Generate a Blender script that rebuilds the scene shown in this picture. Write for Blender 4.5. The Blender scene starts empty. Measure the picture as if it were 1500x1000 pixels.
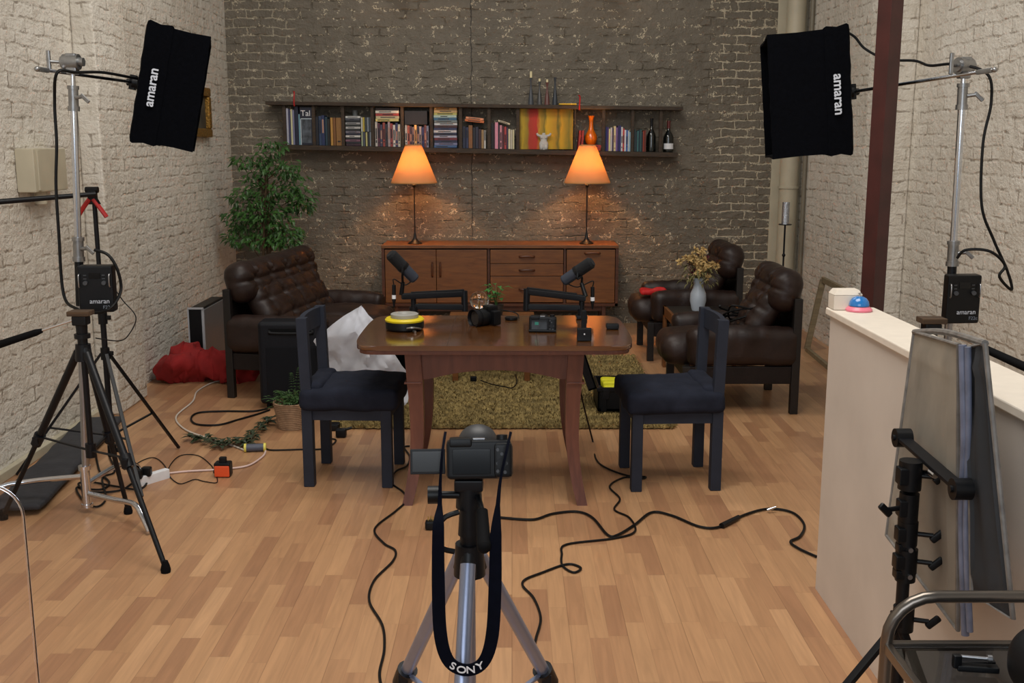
import bpy, bmesh, math, random
from mathutils import Vector, Matrix, noise
PI = math.pi
R = math.radians
random.seed(7)
col = bpy.context.scene.collection
scn = bpy.context.scene

# ------------------------------------------------------------------ camera, world, lights, exposure
F = 1550.0; HC = 1.65; TP = 290.0 / F; PITCH = math.atan(TP)
cd = bpy.data.cameras.new('camera'); cam = bpy.data.objects.new('camera', cd); col.objects.link(cam)
cam.location = (0, 0, HC); cam.rotation_euler = (PI/2 - PITCH, 0, 0)
cd.sensor_width = 36; cd.lens = 36*F/1500; cd.clip_start = 0.05
scn.camera = cam
scn.view_settings.view_transform = 'Standard'; scn.view_settings.look = 'None'
scn.view_settings.gamma = 1; scn.view_settings.use_curve_mapping = False
scn.view_settings.exposure = 0.0
w = bpy.data.worlds.new('world'); scn.world = w; w.use_nodes = True
w.node_tree.nodes['Background'].inputs[0].default_value = (0.86, 0.93, 1.0, 1)
w.node_tree.nodes['Background'].inputs[1].default_value = 0.17

def area(name, loc, target, sx, sy, power, color, spread=180):
    l = bpy.data.lights.new(name, 'AREA'); l.shape = 'RECTANGLE'; l.size = sx; l.size_y = sy
    l.energy = power; l.color = color; l.spread = R(spread)
    o = bpy.data.objects.new(name, l); col.objects.link(o); o.location = loc
    o.rotation_euler = (Vector(target)-Vector(loc)).to_track_quat('-Z', 'Y').to_euler()
    return o
area('window_daylight', (-0.6, -2.4, 2.7), (0.2, 6, 0.6), 3.6, 2.2, 95, (0.86, 0.93, 1.0))
area('skylight_near', (0.0, 3.0, 4.3), (0.0, 3.4, 0), 2.6, 2.2, 142, (1.0, 0.95, 0.88))
area('skylight_far', (-0.5, 6.3, 4.3), (0.0, 8.3, 1.0), 2.2, 0.8, 58, (1.0, 0.94, 0.86))

# ------------------------------------------------------------------ helpers
FW = Vector((0, math.cos(PITCH), -math.sin(PITCH))); UP = Vector((0, math.sin(PITCH), math.cos(PITCH)))
def P(px, py, D=None, z=None, x=None):
    """world point seen at a photo position, at ground depth D, height z or side x"""
    d = Vector((1, 0, 0))*((px-750)/F) - UP*((py-500)/F) + FW
    if D is not None: t = D/d.y
    elif z is not None: t = (z-HC)/d.z
    else: t = x/d.x
    return Vector((0, 0, HC)) + d*t

def lin(c):
    c = c/255.0
    return c/12.92 if c <= 0.04045 else ((c+0.055)/1.055)**2.4
def rgb(r, g, b): return (lin(r), lin(g), lin(b), 1)

MATS = {}
def mat(name, c, rough=0.5, metal=0.0, vary=0.0, scale=20.0, bump=0.0, bscale=None, trans=0.0, spec=None, alpha=None, coat=0.0, stretch=None):
    if name in MATS: return MATS[name]
    m = bpy.data.materials.new(name); m.use_nodes = True; nt = m.node_tree; N = nt.nodes; L = nt.links
    b = N['Principled BSDF']; c = rgb(*c)
    b.inputs['Base Color'].default_value = c; b.inputs['Roughness'].default_value = rough
    b.inputs['Metallic'].default_value = metal
    if trans: b.inputs['Transmission Weight'].default_value = trans
    if spec is not None: b.inputs['Specular IOR Level'].default_value = spec
    if coat: b.inputs['Coat Weight'].default_value = coat; b.inputs['Coat Roughness'].default_value = 0.12
    tc = N.new('ShaderNodeTexCoord'); vec = tc.outputs['Object']
    if stretch:
        mp = N.new('ShaderNodeMapping'); mp.inputs['Scale'].default_value = stretch; L.new(vec, mp.inputs[0]); vec = mp.outputs[0]
    n = N.new('ShaderNodeTexNoise'); n.inputs['Scale'].default_value = scale; n.inputs['Detail'].default_value = 5
    L.new(vec, n.inputs['Vector'])
    v = vary if vary else 0.04
    mx = N.new('ShaderNodeMix'); mx.data_type = 'RGBA'
    mx.inputs[6].default_value = tuple(x*(1-v) for x in c[:3])+(1,); mx.inputs[7].default_value = tuple(min(1, x*(1+v)) for x in c[:3])+(1,)
    rp = N.new('ShaderNodeMapRange'); rp.inputs[1].default_value = 0.3; rp.inputs[2].default_value = 0.7
    L.new(n.outputs[0], rp.inputs[0]); L.new(rp.outputs[0], mx.inputs[0]); L.new(mx.outputs[2], b.inputs['Base Color'])
    if bump:
        n2 = N.new('ShaderNodeTexNoise'); n2.inputs['Scale'].default_value = bscale or scale*2; n2.inputs['Detail'].default_value = 6
        L.new(vec, n2.inputs['Vector'])
        bp = N.new('ShaderNodeBump'); bp.inputs['Strength'].default_value = bump; bp.inputs['Distance'].default_value = 0.01
        L.new(n2.outputs[0], bp.inputs['Height']); L.new(bp.outputs[0], b.inputs['Normal'])
    MATS[name] = m
    return m

def math_node(nt, op, a, b=None, c=None):
    n = nt.nodes.new('ShaderNodeMath'); n.operation = op
    for i, v in enumerate((a, b, c)):
        if v is None: continue
        if isinstance(v, (int, float)): n.inputs[i].default_value = v
        else: nt.links.new(v, n.inputs[i])
    return n.outputs[0]

def brick_mat(name, base, base2, mortar_col, chip_col, chip_lo, dark=False):
    m = bpy.data.materials.new(name); m.use_nodes = True; nt = m.node_tree; N = nt.nodes; L = nt.links
    b = N['Principled BSDF']; b.inputs['Roughness'].default_value = 0.6 if not dark else .5
    tc = N.new('ShaderNodeTexCoord'); uv = tc.outputs['UV']
    def noi(scale, detail=4, src=uv, rough=.55):
        n = N.new('ShaderNodeTexNoise'); n.inputs['Scale'].default_value = scale; n.inputs['Detail'].default_value = detail
        n.inputs['Roughness'].default_value = rough; L.new(src, n.inputs['Vector']); return n
    def warp(src, scale, amt):
        nz = noi(scale, 3, src)
        sub = N.new('ShaderNodeVectorMath'); sub.operation = 'SUBTRACT'; L.new(nz.outputs['Color'], sub.inputs[0]); sub.inputs[1].default_value = (.5, .5, .5)
        sc = N.new('ShaderNodeVectorMath'); sc.operation = 'SCALE'; L.new(sub.outputs[0], sc.inputs[0]); sc.inputs['Scale'].default_value = amt
        ad = N.new('ShaderNodeVectorMath'); ad.operation = 'ADD'; L.new(src, ad.inputs[0]); L.new(sc.outputs[0], ad.inputs[1]); return ad.outputs[0]
    def rng(v, lo, hi, a=0, c=1):
        r = N.new('ShaderNodeMapRange'); L.new(v, r.inputs[0]); r.inputs[1].default_value = lo; r.inputs[2].default_value = hi; r.inputs[3].default_value = a; r.inputs[4].default_value = c
        r.interpolation_type = 'SMOOTHSTEP'; return r.outputs[0]
    def bricks(v, mort):
        br = N.new('ShaderNodeTexBrick'); L.new(v, br.inputs['Vector'])
        br.inputs['Scale'].default_value = 1; br.inputs['Brick Width'].default_value = 0.236; br.inputs['Row Height'].default_value = 0.074
        br.inputs['Mortar Size'].default_value = mort; br.inputs['Mortar Smooth'].default_value = 0.9
        return br.outputs['Fac']
    v = warp(warp(uv, 3.2, .06 if dark else .05), 14, .030)
    fac = bricks(v, .011 if dark else .013)
    wide = bricks(warp(v, 40, .012), .016)
    big = noi(1.1, 4); mid = noi(8, 5, rough=.6); lump = noi(15, 6, rough=.62); fine = noi(60, 5, rough=.7); msk = noi(5.5, 3)
    mix = N.new('ShaderNodeMix'); mix.data_type = 'RGBA'
    mix.inputs[6].default_value = rgb(*base); mix.inputs[7].default_value = rgb(*base2)
    L.new(rng(math_node(nt, 'ADD', math_node(nt, 'MULTIPLY', big.outputs[0], .55), math_node(nt, 'MULTIPLY', mid.outputs[0], .45)), .38, .62), mix.inputs[0])
    edge = None
    if dark:
        sep = N.new('ShaderNodeSeparateXYZ'); L.new(uv, sep.inputs[0])
        # the two ends of the wall keep bare pale joints, the middle is thickly painted
        edge = math_node(nt, 'MAXIMUM', rng(sep.outputs[0], 1.80, 1.86), math_node(nt, 'MULTIPLY', rng(math_node(nt, 'MULTIPLY', sep.outputs[0], -1), 1.88, 1.98), .55))
        jm = math_node(nt, 'MAXIMUM', rng(msk.outputs[0], .46, .66), math_node(nt, 'MULTIPLY', edge, .5))
        thr = math_node(nt, 'SUBTRACT', chip_lo, math_node(nt, 'MULTIPLY', edge, .03))
    else:
        jm = rng(msk.outputs[0], .42, .62, .15, 1); thr = chip_lo
    joint = math_node(nt, 'MULTIPLY', fac, jm)
    jag = noi(19 if dark else 17, 5, v, .7)
    near = math_node(nt, 'GREATER_THAN', wide, .12)
    chip = math_node(nt, 'MULTIPLY', math_node(nt, 'GREATER_THAN', jag.outputs[0], thr), near)
    if dark:
        ridge = math_node(nt, 'LESS_THAN', math_node(nt, 'ABSOLUTE', math_node(nt, 'SUBTRACT', noi(15, 4, v, .6).outputs[0], .5)), .016)
        rm = math_node(nt, 'GREATER_THAN', math_node(nt, 'ADD', noi(8, 3).outputs[0], math_node(nt, 'MULTIPLY', near, .10)), .635)
        chip = math_node(nt, 'MAXIMUM', math_node(nt, 'MULTIPLY', ridge, rm), math_node(nt, 'MULTIPLY', chip, .8))
    loose = noi(20 if dark else 24, 4, v, .76)
    chip = math_node(nt, 'MAXIMUM', chip, math_node(nt, 'GREATER_THAN', loose.outputs[0], .725 if dark else .735))
    mo = N.new('ShaderNodeMix'); mo.data_type = 'RGBA'; L.new(math_node(nt, 'MULTIPLY', joint, .38), mo.inputs[0]); L.new(mix.outputs[2], mo.inputs[6]); mo.inputs[7].default_value = rgb(*mortar_col)
    ch = N.new('ShaderNodeMix'); ch.data_type = 'RGBA'; L.new(math_node(nt, 'MULTIPLY', chip, .85 if dark else .7), ch.inputs[0]); L.new(mo.outputs[2], ch.inputs[6]); ch.inputs[7].default_value = rgb(*chip_col)
    last = ch.outputs[2]
    if dark:
        pl = math_node(nt, 'MULTIPLY', math_node(nt, 'MULTIPLY', rng(fac, .45, .8), edge), rng(noi(7, 4).outputs[0], .40, .52))
        pm_ = N.new('ShaderNodeMix'); pm_.data_type = 'RGBA'; L.new(math_node(nt, 'MULTIPLY', pl, .9), pm_.inputs[0]); L.new(last, pm_.inputs[6]); pm_.inputs[7].default_value = rgb(196, 184, 160)
        last = pm_.outputs[2]
    if not dark:
        cv = math_node(nt, 'MULTIPLY', rng(fac, .55, .85), rng(noi(10, 4).outputs[0], .54, .60))
        cm_ = N.new('ShaderNodeMix'); cm_.data_type = 'RGBA'; L.new(math_node(nt, 'MULTIPLY', cv, .6), cm_.inputs[0]); L.new(last, cm_.inputs[6]); cm_.inputs[7].default_value = rgb(120, 104, 86)
        last = cm_.outputs[2]
    pit = math_node(nt, 'GREATER_THAN', noi(19, 4, warp(uv, 9, .2), .75).outputs[0], .715)
    if dark:   # one long crack down the middle of the wall
        x = math_node(nt, 'ADD', sep.outputs[0], math_node(nt, 'MULTIPLY', math_node(nt, 'SUBTRACT', mid.outputs[0], .5), .05))
        cr = math_node(nt, 'LESS_THAN', math_node(nt, 'ABSOLUTE', math_node(nt, 'ADD', x, .365)), .0042)
        pit = math_node(nt, 'MAXIMUM', math_node(nt, 'MULTIPLY', cr, .8), math_node(nt, 'MULTIPLY', pit, .7))
        ck = N.new('ShaderNodeMix'); ck.data_type = 'RGBA'; L.new(pit, ck.inputs[0]); L.new(last, ck.inputs[6]); ck.inputs[7].default_value = rgb(28, 24, 20)
        last = ck.outputs[2]
    L.new(last, b.inputs['Base Color'])
    h = math_node(nt, 'ADD', math_node(nt, 'MULTIPLY', mid.outputs[0], .75 if dark else .55), math_node(nt, 'MULTIPLY', lump.outputs[0], .85 if dark else .75))
    h = math_node(nt, 'ADD', h, math_node(nt, 'MULTIPLY', fine.outputs[0], .12))
    h = math_node(nt, 'SUBTRACT', h, math_node(nt, 'MULTIPLY', joint, .40 if dark else .17))
    h = math_node(nt, 'SUBTRACT', h, math_node(nt, 'MULTIPLY', math_node(nt, 'MAXIMUM', chip, pit) if dark else chip, .30))
    bp = N.new('ShaderNodeBump'); bp.inputs['Strength'].default_value = 1.0; bp.inputs['Distance'].default_value = .020 if dark else .026
    L.new(h, bp.inputs['Height']); L.new(bp.outputs[0], b.inputs['Normal'])
    return m

def floor_mat():
    m = bpy.data.materials.new('beech_laminate'); m.use_nodes = True; nt = m.node_tree; N = nt.nodes; L = nt.links
    b = N['Principled BSDF']
    tc = N.new('ShaderNodeTexCoord'); sep = N.new('ShaderNodeSeparateXYZ'); L.new(tc.outputs['Object'], sep.inputs[0])
    X, Y = sep.outputs[0], sep.outputs[1]
    sw = 0.066
    xr = math_node(nt, 'DIVIDE', X, sw); row = math_node(nt, 'FLOOR', xr)
    w1 = N.new('ShaderNodeTexWhiteNoise'); w1.noise_dimensions = '1D'; L.new(row, w1.inputs['W'])
    yr = math_node(nt, 'ADD', math_node(nt, 'DIVIDE', Y, .42), math_node(nt, 'MULTIPLY', w1.outputs['Value'], 7.3))
    cl = math_node(nt, 'FLOOR', yr)
    cx = N.new('ShaderNodeCombineXYZ'); L.new(row, cx.inputs[0]); L.new(cl, cx.inputs[1])
    w2 = N.new('ShaderNodeTexWhiteNoise'); w2.noise_dimensions = '2D'; L.new(cx.outputs[0], w2.inputs['Vector'])
    ramp = N.new('ShaderNodeValToRGB'); L.new(w2.outputs['Value'], ramp.inputs[0])
    e = ramp.color_ramp.elements; e[0].position = 0; e[0].color = rgb(157, 114, 83); e[1].position = 1; e[1].color = rgb(192, 149, 110)
    x = e.new(.5); x.color = rgb(176, 133, 96); x = e.new(.88); x.color = rgb(184, 141, 102)
    mp = N.new('ShaderNodeMapping'); mp.inputs['Scale'].default_value = (26, 1.6, 1); L.new(tc.outputs['Object'], mp.inputs[0])
    mv = N.new('ShaderNodeVectorMath'); mv.operation = 'ADD'; L.new(mp.outputs[0], mv.inputs[0])
    ms = N.new('ShaderNodeVectorMath'); ms.operation = 'SCALE'; L.new(w2.outputs['Color'], ms.inputs[0]); ms.inputs['Scale'].default_value = 30; L.new(ms.outputs[0], mv.inputs[1])
    g = N.new('ShaderNodeTexNoise'); g.inputs['Scale'].default_value = 1.6; g.inputs['Detail'].default_value = 6; g.inputs['Distortion'].default_value = 1.2; L.new(mv.outputs[0], g.inputs['Vector'])
    gr = N.new('ShaderNodeMapRange'); L.new(g.outputs[0], gr.inputs[0]); gr.inputs[1].default_value = .3; gr.inputs[2].default_value = .7; gr.inputs[3].default_value = .86; gr.inputs[4].default_value = 1.08
    vm = N.new('ShaderNodeVectorMath'); vm.operation = 'SCALE'; L.new(ramp.outputs[0], vm.inputs[0]); L.new(gr.outputs[0], vm.inputs['Scale'])
    # seams: every strip a hairline, every third a plank joint
    fx = math_node(nt, 'ABSOLUTE', math_node(nt, 'SUBTRACT', math_node(nt, 'FRACT', xr), .5))
    s1 = math_node(nt, 'GREATER_THAN', fx, .482)
    fp = math_node(nt, 'ABSOLUTE', math_node(nt, 'SUBTRACT', math_node(nt, 'FRACT', math_node(nt, 'DIVIDE', xr, 3)), .5))
    s2 = math_node(nt, 'GREATER_THAN', fp, .493)
    fy = math_node(nt, 'ABSOLUTE', math_node(nt, 'SUBTRACT', math_node(nt, 'FRACT', yr), .5))
    s3 = math_node(nt, 'GREATER_THAN', fy, .497)
    s = math_node(nt, 'MAXIMUM', math_node(nt, 'MULTIPLY', math_node(nt, 'MAXIMUM', s1, s3), .16), math_node(nt, 'MULTIPLY', s2, .34))
    mk = N.new('ShaderNodeMix'); mk.data_type = 'RGBA'; L.new(s, mk.inputs[0]); L.new(vm.outputs[0], mk.inputs[6]); mk.inputs[7].default_value = rgb(70, 42, 22)
    L.new(mk.outputs[2], b.inputs['Base Color'])
    n3 = N.new('ShaderNodeTexNoise'); n3.inputs['Scale'].default_value = 3; n3.inputs['Detail'].default_value = 6; L.new(tc.outputs['Object'], n3.inputs['Vector'])
    r3 = N.new('ShaderNodeMapRange'); L.new(n3.outputs[0], r3.inputs[0]); r3.inputs[3].default_value = .26; r3.inputs[4].default_value = .46; L.new(r3.outputs[0], b.inputs['Roughness'])
    bp = N.new('ShaderNodeBump'); bp.inputs['Strength'].default_value = .15; bp.inputs['Distance'].default_value = .003; bp.invert = True
    L.new(s, bp.inputs['Height']); L.new(bp.outputs[0], b.inputs['Normal'])
    return m

def wood(name, c1, c2, rough=.4, coat=0.0, sc=(1, 14, 14), scale=3.0, bump=.12):
    if name in MATS: return MATS[name]
    m = bpy.data.materials.new(name); m.use_nodes = True; nt = m.node_tree; N = nt.nodes; L = nt.links
    b = N['Principled BSDF']; b.inputs['Roughness'].default_value = rough
    if coat: b.inputs['Coat Weight'].default_value = coat; b.inputs['Coat Roughness'].default_value = .13
    tc = N.new('ShaderNodeTexCoord'); mp = N.new('ShaderNodeMapping'); mp.inputs['Scale'].default_value = sc; L.new(tc.outputs['Object'], mp.inputs[0])
    g = N.new('ShaderNodeTexNoise'); g.inputs['Scale'].default_value = scale; g.inputs['Detail'].default_value = 7; g.inputs['Distortion'].default_value = .8; L.new(mp.outputs[0], g.inputs['Vector'])
    r = N.new('ShaderNodeValToRGB'); r.color_ramp.elements[0].position = .32; r.color_ramp.elements[1].position = .68
    r.color_ramp.elements[0].color = rgb(*c1); r.color_ramp.elements[1].color = rgb(*c2)
    L.new(g.outputs[0], r.inputs[0]); L.new(r.outputs[0], b.inputs['Base Color'])
    bp = N.new('ShaderNodeBump'); bp.inputs['Strength'].default_value = bump; bp.inputs['Distance'].default_value = .003
    L.new(g.outputs[0], bp.inputs['Height']); L.new(bp.outputs[0], b.inputs['Normal'])
    MATS[name] = m; return m

class MB:
    def __init__(s): s.bm = bmesh.new()
    def box(s, x0, x1, y0, y1, z0, z1, bev=0.0, M=None, seg=2):
        t = bmesh.new(); r = bmesh.ops.create_cube(t, size=1)
        bmesh.ops.transform(t, matrix=Matrix.Translation(((x0+x1)/2, (y0+y1)/2, (z0+z1)/2)) @ Matrix.Diagonal((abs(x1-x0), abs(y1-y0), abs(z1-z0), 1)), verts=t.verts)
        if bev: bmesh.ops.bevel(t, geom=t.edges[:], offset=bev, segments=seg, profile=.5, affect='EDGES')
        return s.add(t, M)
    def add(s, t, M=None):
        if M is not None: bmesh.ops.transform(t, matrix=M, verts=t.verts)
        me = bpy.data.meshes.new('tmp'); t.to_mesh(me); t.free(); s.bm.from_mesh(me); bpy.data.meshes.remove(me); return s
    def cyl(s, a, b, r1, r2=None, n=16, cap=True):
        a = Vector(a); b = Vector(b); r2 = r1 if r2 is None else r2; d = b-a
        if d.length < 1e-6: return s
        q = d.to_track_quat('Z', 'Y').to_matrix()
        ra = [s.bm.verts.new(a+q@Vector((r1*math.cos(2*PI*i/n), r1*math.sin(2*PI*i/n), 0))) for i in range(n)]
        rb = [s.bm.verts.new(b+q@Vector((r2*math.cos(2*PI*i/n), r2*math.sin(2*PI*i/n), 0))) for i in range(n)]
        for i in range(n): s.bm.faces.new((ra[i], ra[(i+1) % n], rb[(i+1) % n], rb[i]))
        if cap:
            s.bm.faces.new(ra[::-1]); s.bm.faces.new(rb)
        return s
    def bar(s, a, b, w, h, up=(0, 0, 1), bev=0.0):
        a = Vector(a); b = Vector(b); d = b-a; L = d.length; z = d.normalized()
        u = Vector(up); x = u.cross(z)
        if x.length < 1e-4: x = Vector((1, 0, 0)).cross(z)
        x.normalize(); y = z.cross(x)
        M = Matrix((x, y, z)).transposed().to_4x4(); M.translation = a
        return s.box(-w/2, w/2, -h/2, h/2, 0, L, bev, M)
    def tube(s, pts, r, n=8, smooth=6, closed=False, rz=None, noise_=0):
        pts = [Vector(p) for p in pts]
        if smooth and len(pts) > 2: pts = catmull(pts, smooth)
        rings = []; up = Vector((0, 0, 1)); prev = None
        for i, p in enumerate(pts):
            t = (pts[min(i+1, len(pts)-1)]-pts[max(i-1, 0)])
            if t.length < 1e-9: t = Vector((0, 1, 0))
            t.normalize()
            if prev is None:
                x = up.cross(t)
                if x.length < 1e-3: x = Vector((1, 0, 0)).cross(t)
            else: x = prev-t*prev.dot(t)
            x.normalize(); prev = x; y = t.cross(x)
            rr = r[min(int(i/(len(pts)-1)*(len(r)-1)+.5), len(r)-1)] if isinstance(r, (list, tuple)) else r
            rings.append([s.bm.verts.new(p+x*rr*math.cos(2*PI*k/n)+y*rr*math.sin(2*PI*k/n)) for k in range(n)])
        for a, b in zip(rings, rings[1:]):
            for k in range(n): s.bm.faces.new((a[k], a[(k+1) % n], b[(k+1) % n], b[k]))
        s.bm.faces.new(rings[0][::-1]); s.bm.faces.new(rings[-1])
        return s
    def lathe(s, prof, c=(0, 0, 0), n=28, M=None, open_=False):
        t = bmesh.new(); rings = []
        for (r, z) in prof:
            if r < 1e-5: rings.append([t.verts.new((0, 0, z))])
            else: rings.append([t.verts.new((r*math.cos(2*PI*i/n), r*math.sin(2*PI*i/n), z)) for i in range(n)])
        for a, b in zip(rings, rings[1:]):
            for i in range(n):
                j = (i+1) % n
                if len(a) == 1 and len(b) == 1: continue
                if len(a) == 1: t.faces.new((a[0], b[j], b[i]))
                elif len(b) == 1: t.faces.new((a[i], a[j], b[0]))
                else: t.faces.new((a[i], a[j], b[j], b[i]))
        if not open_:
            if len(rings[0]) > 1: t.faces.new(rings[0][::-1])
            if len(rings[-1]) > 1: t.faces.new(rings[-1])
        T = Matrix.Translation(c)
        if M is not None: T = T @ M
        return s.add(t, T)
    def prism(s, outline, z0, z1, M=None, bev=0.0):
        t = bmesh.new(); n = len(outline)
        a = [t.verts.new((x, y, z0)) for x, y in outline]; b = [t.verts.new((x, y, z1)) for x, y in outline]
        t.faces.new(a[::-1]); t.faces.new(b)
        for i in range(n): t.faces.new((a[i], a[(i+1) % n], b[(i+1) % n], b[i]))
        if bev:
            ed = [e for e in t.edges if abs(e.verts[0].co.z-e.verts[1].co.z) < 1e-6]
            bmesh.ops.bevel(t, geom=ed, offset=bev, segments=3, profile=.5, affect='EDGES')
        return s.add(t, M)
    def ball(s, c, r, n=16, M=None, sc=(1, 1, 1)):
        t = bmesh.new(); bmesh.ops.create_uvsphere(t, u_segments=n, v_segments=max(6, n//2), radius=r)
        T = Matrix.Translation(c) @ (M if M is not None else Matrix.Identity(4)) @ Matrix.Diagonal((*sc, 1))
        return s.add(t, T)
    def quad(s, *p):
        s.bm.faces.new([s.bm.verts.new(Vector(q)) for q in p]); return s
    def cushion(s, a, b, c, r, M=None, buttons=(), depth=.03, sig=.035, puff=.0, crease=.4, wr=0.0, n=(28, 28, 8), seed=0, fold=None):
        """rounded leather cushion, half sizes a,b,c; buttons sink into the +z face"""
        t = bmesh.new(); V = {}
        nx, ny, nz = n
        def vert(i, j, k):
            key = (i, j, k)
            if key in V: return V[key]
            p = Vector((-a+2*a*i/nx, -b+2*b*j/ny, -c+2*c*k/nz))
            q = Vector((max(-(a-r), min(a-r, p.x)), max(-(b-r), min(b-r, p.y)), max(-(c-r), min(c-r, p.z))))
            d = p-q
            if d.length > 1e-7: p = q+d.normalized()*r
            if p.z > -c*.2:
                f = 1.0 if p.z > 0 else (p.z+c*.2)/(c*.2)
                p.z += puff*f*max(0, 1-(p.x/a)**2)*max(0, 1-(p.y/b)**2)
                dz = 0
                for (bx, by) in buttons:
                    dx = p.x-bx; dy = p.y-by; dd = math.hypot(dx, dy); an = math.atan2(dy, dx)
                    dz = max(dz, depth*math.exp(-(dd/sig)**2))
                    dz = max(dz, depth*crease*math.exp(-(dd/(sig*2.6))**2)*(.5+.5*math.cos(an*8+bx*9)))
                    dz = max(dz, depth*crease*math.exp(-(dy/(sig*.45))**2)*math.exp(-(dx/(sig*6))**2))
                    dz = max(dz, depth*crease*.9*math.exp(-(dx/(sig*.45))**2)*math.exp(-(dy/(sig*6))**2))
                p.z -= dz*f
            if wr:
                q = Vector((p.x*7+seed, p.y*7, p.z*5)); v = noise.noise_vector(q)
                p += v*wr
                q2 = Vector((p.x*22+seed, p.y*9, p.z*9)); p += noise.noise_vector(q2)*wr*.45
            if fold: p = fold(p)
            V[key] = t.verts.new(p); return V[key]
        def face(*ks): 
            try: t.faces.new([vert(*k) for k in ks])
            except ValueError: pass
        for i in range(nx):
            for j in range(ny):
                face((i, j, 0), (i, j+1, 0), (i+1, j+1, 0), (i+1, j, 0)); face((i, j, nz), (i+1, j, nz), (i+1, j+1, nz), (i, j+1, nz))
        for i in range(nx):
            for k in range(nz):
                face((i, 0, k), (i+1, 0, k), (i+1, 0, k+1), (i, 0, k+1)); face((i, ny, k), (i, ny, k+1), (i+1, ny, k+1), (i+1, ny, k))
        for j in range(ny):
            for k in range(nz):
                face((0, j, k), (0, j, k+1), (0, j+1, k+1), (0, j+1, k)); face((nx, j, k), (nx, j+1, k), (nx, j+1, k+1), (nx, j, k+1))
        return s.add(t, M)

def catmull(pts, k=6):
    out = []; n = len(pts)
    for i in range(n-1):
        p0 = pts[max(i-1, 0)]; p1 = pts[i]; p2 = pts[i+1]; p3 = pts[min(i+2, n-1)]
        for j in range(k):
            t = j/k
            out.append(.5*((2*p1)+(p2-p0)*t+(2*p0-5*p1+4*p2-p3)*t*t+(3*p1-p0-3*p2+p3)*t**3))
    out.append(pts[-1]); return out

def wm(o):
    m = Matrix.Translation(o.location) @ o.rotation_euler.to_matrix().to_4x4()
    return (wm(o.parent) @ m) if o.parent else m

def obj(name, mb, m, parent=None, world=False, smooth=True, uv=False, label=None, loc=None):
    me = bpy.data.meshes.new(name)
    bmesh.ops.recalc_face_normals(mb.bm, faces=mb.bm.faces[:])
    if smooth:
        for f in mb.bm.faces: f.smooth = True
        for e in mb.bm.edges:
            if len(e.link_faces) == 2 and e.calc_face_angle(0) > R(38): e.smooth = False
    nf = len(mb.bm.faces); mb.bm.to_mesh(me); mb.bm.free()
    if uv:
        ul = me.uv_layers.new(name='UVMap')
        for p in me.polygons:
            nn = p.normal; ax = max(range(3), key=lambda i: abs(nn[i]))
            for li in p.loop_indices:
                v = me.vertices[me.loops[li].vertex_index].co
                ul.data[li].uv = (v.y+.03, v.z) if ax == 0 else ((v.x, v.z) if ax == 1 else (v.x, v.y))
    o = bpy.data.objects.new(name, me); col.objects.link(o)
    if smooth and nf < 900: wn_ = o.modifiers.new('weighted_normals', 'WEIGHTED_NORMAL'); wn_.keep_sharp = True; wn_.weight = 90
    if m: me.materials.append(m)
    if parent:
        if world: me.transform(wm(parent).inverted())
        o.parent = parent
    elif loc is not None:
        loc = Vector(loc); me.transform(Matrix.Translation(-loc)); o.location = loc
    if label: o['label'] = label
    return o

def tag(o, label, cat, group=None, kind=None):
    o['label'] = label; o['category'] = cat
    if group: o['group'] = group
    if kind: o['kind'] = kind
    return o
def thing(name, label, cat, loc=(0, 0, 0), rotz=0, group=None):
    o = bpy.data.objects.new(name, None); col.objects.link(o); o.empty_display_size = .05
    o.location = loc; o.rotation_euler = (0, 0, rotz)
    return tag(o, label, cat, group)
def struct(name, mb, m, uv=False, smooth=False):
    o = obj(name, mb, m, uv=uv, smooth=smooth); o['kind'] = 'structure'; return o
def copy_tree(o, parent=None):
    c = o.copy(); col.objects.link(c); c.parent = parent
    for ch in list(o.children): copy_tree(ch, c)
    return c
def text_mesh(txt, size, m, M, parent, name='lettering', ext=.0008, world=True, shear=0.0, xs=1.0, off=0.0):
    cu = bpy.data.curves.new('t', 'FONT'); cu.body = txt; cu.size = size; cu.extrude = ext; cu.align_x = 'CENTER'; cu.align_y = 'CENTER'; cu.offset = off
    t = bpy.data.objects.new('t', cu); col.objects.link(t)
    bpy.context.view_layer.update()
    me = bpy.data.meshes.new_from_object(t); bpy.data.objects.remove(t); bpy.data.curves.remove(cu)
    me.name = name; me.materials.clear(); me.materials.append(m)
    me.transform(M @ Matrix.Diagonal((xs, 1, 1, 1)))
    if world: me.transform(wm(parent).inverted())
    o = bpy.data.objects.new(name, me); col.objects.link(o); o.parent = parent
    return o
def frame_mat(origin, x, y):
    x = Vector(x).normalized(); y = Vector(y); z = x.cross(y).normalized(); y = z.cross(x)
    M = Matrix((x, y, z)).transposed().to_4x4(); M.translation = Vector(origin); return M

# ------------------------------------------------------------------ materials
white_brick = brick_mat('white_painted_brick', (212, 204, 190), (230, 224, 212), (176, 164, 146), (120, 100, 82), .665)
grey_brick = brick_mat('taupe_painted_brick', (100, 92, 79), (114, 105, 91), (74, 67, 56), (222, 208, 180), .615, dark=True)
M_floor = floor_mat()
M_part = mat('partition_paint', (200, 190, 180), .55, vary=.07, scale=3.5, bump=.08, bscale=9)
M_cream = mat('cream_paint', (186, 177, 154), .5, vary=.08, scale=6, bump=.2)
M_black = mat('black_plastic', (9, 10, 13), .42, spec=.28)
M_matte = mat('matte_black_metal', (10, 11, 16), .42, spec=.3)
M_rubber = mat('rubber', (8, 8, 10), .8, spec=.15)
M_cable = mat('black_cable', (9, 9, 10), .5, spec=.25)
M_fabric_blk = mat('black_nylon', (4, 5, 9), .9, spec=.06, vary=.25, scale=60, bump=.15, bscale=90)
M_chrome = mat('chrome', (215, 218, 225), .16, metal=1, vary=.03)
M_steel = mat('brushed_steel', (165, 165, 168), .32, metal=1)
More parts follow.
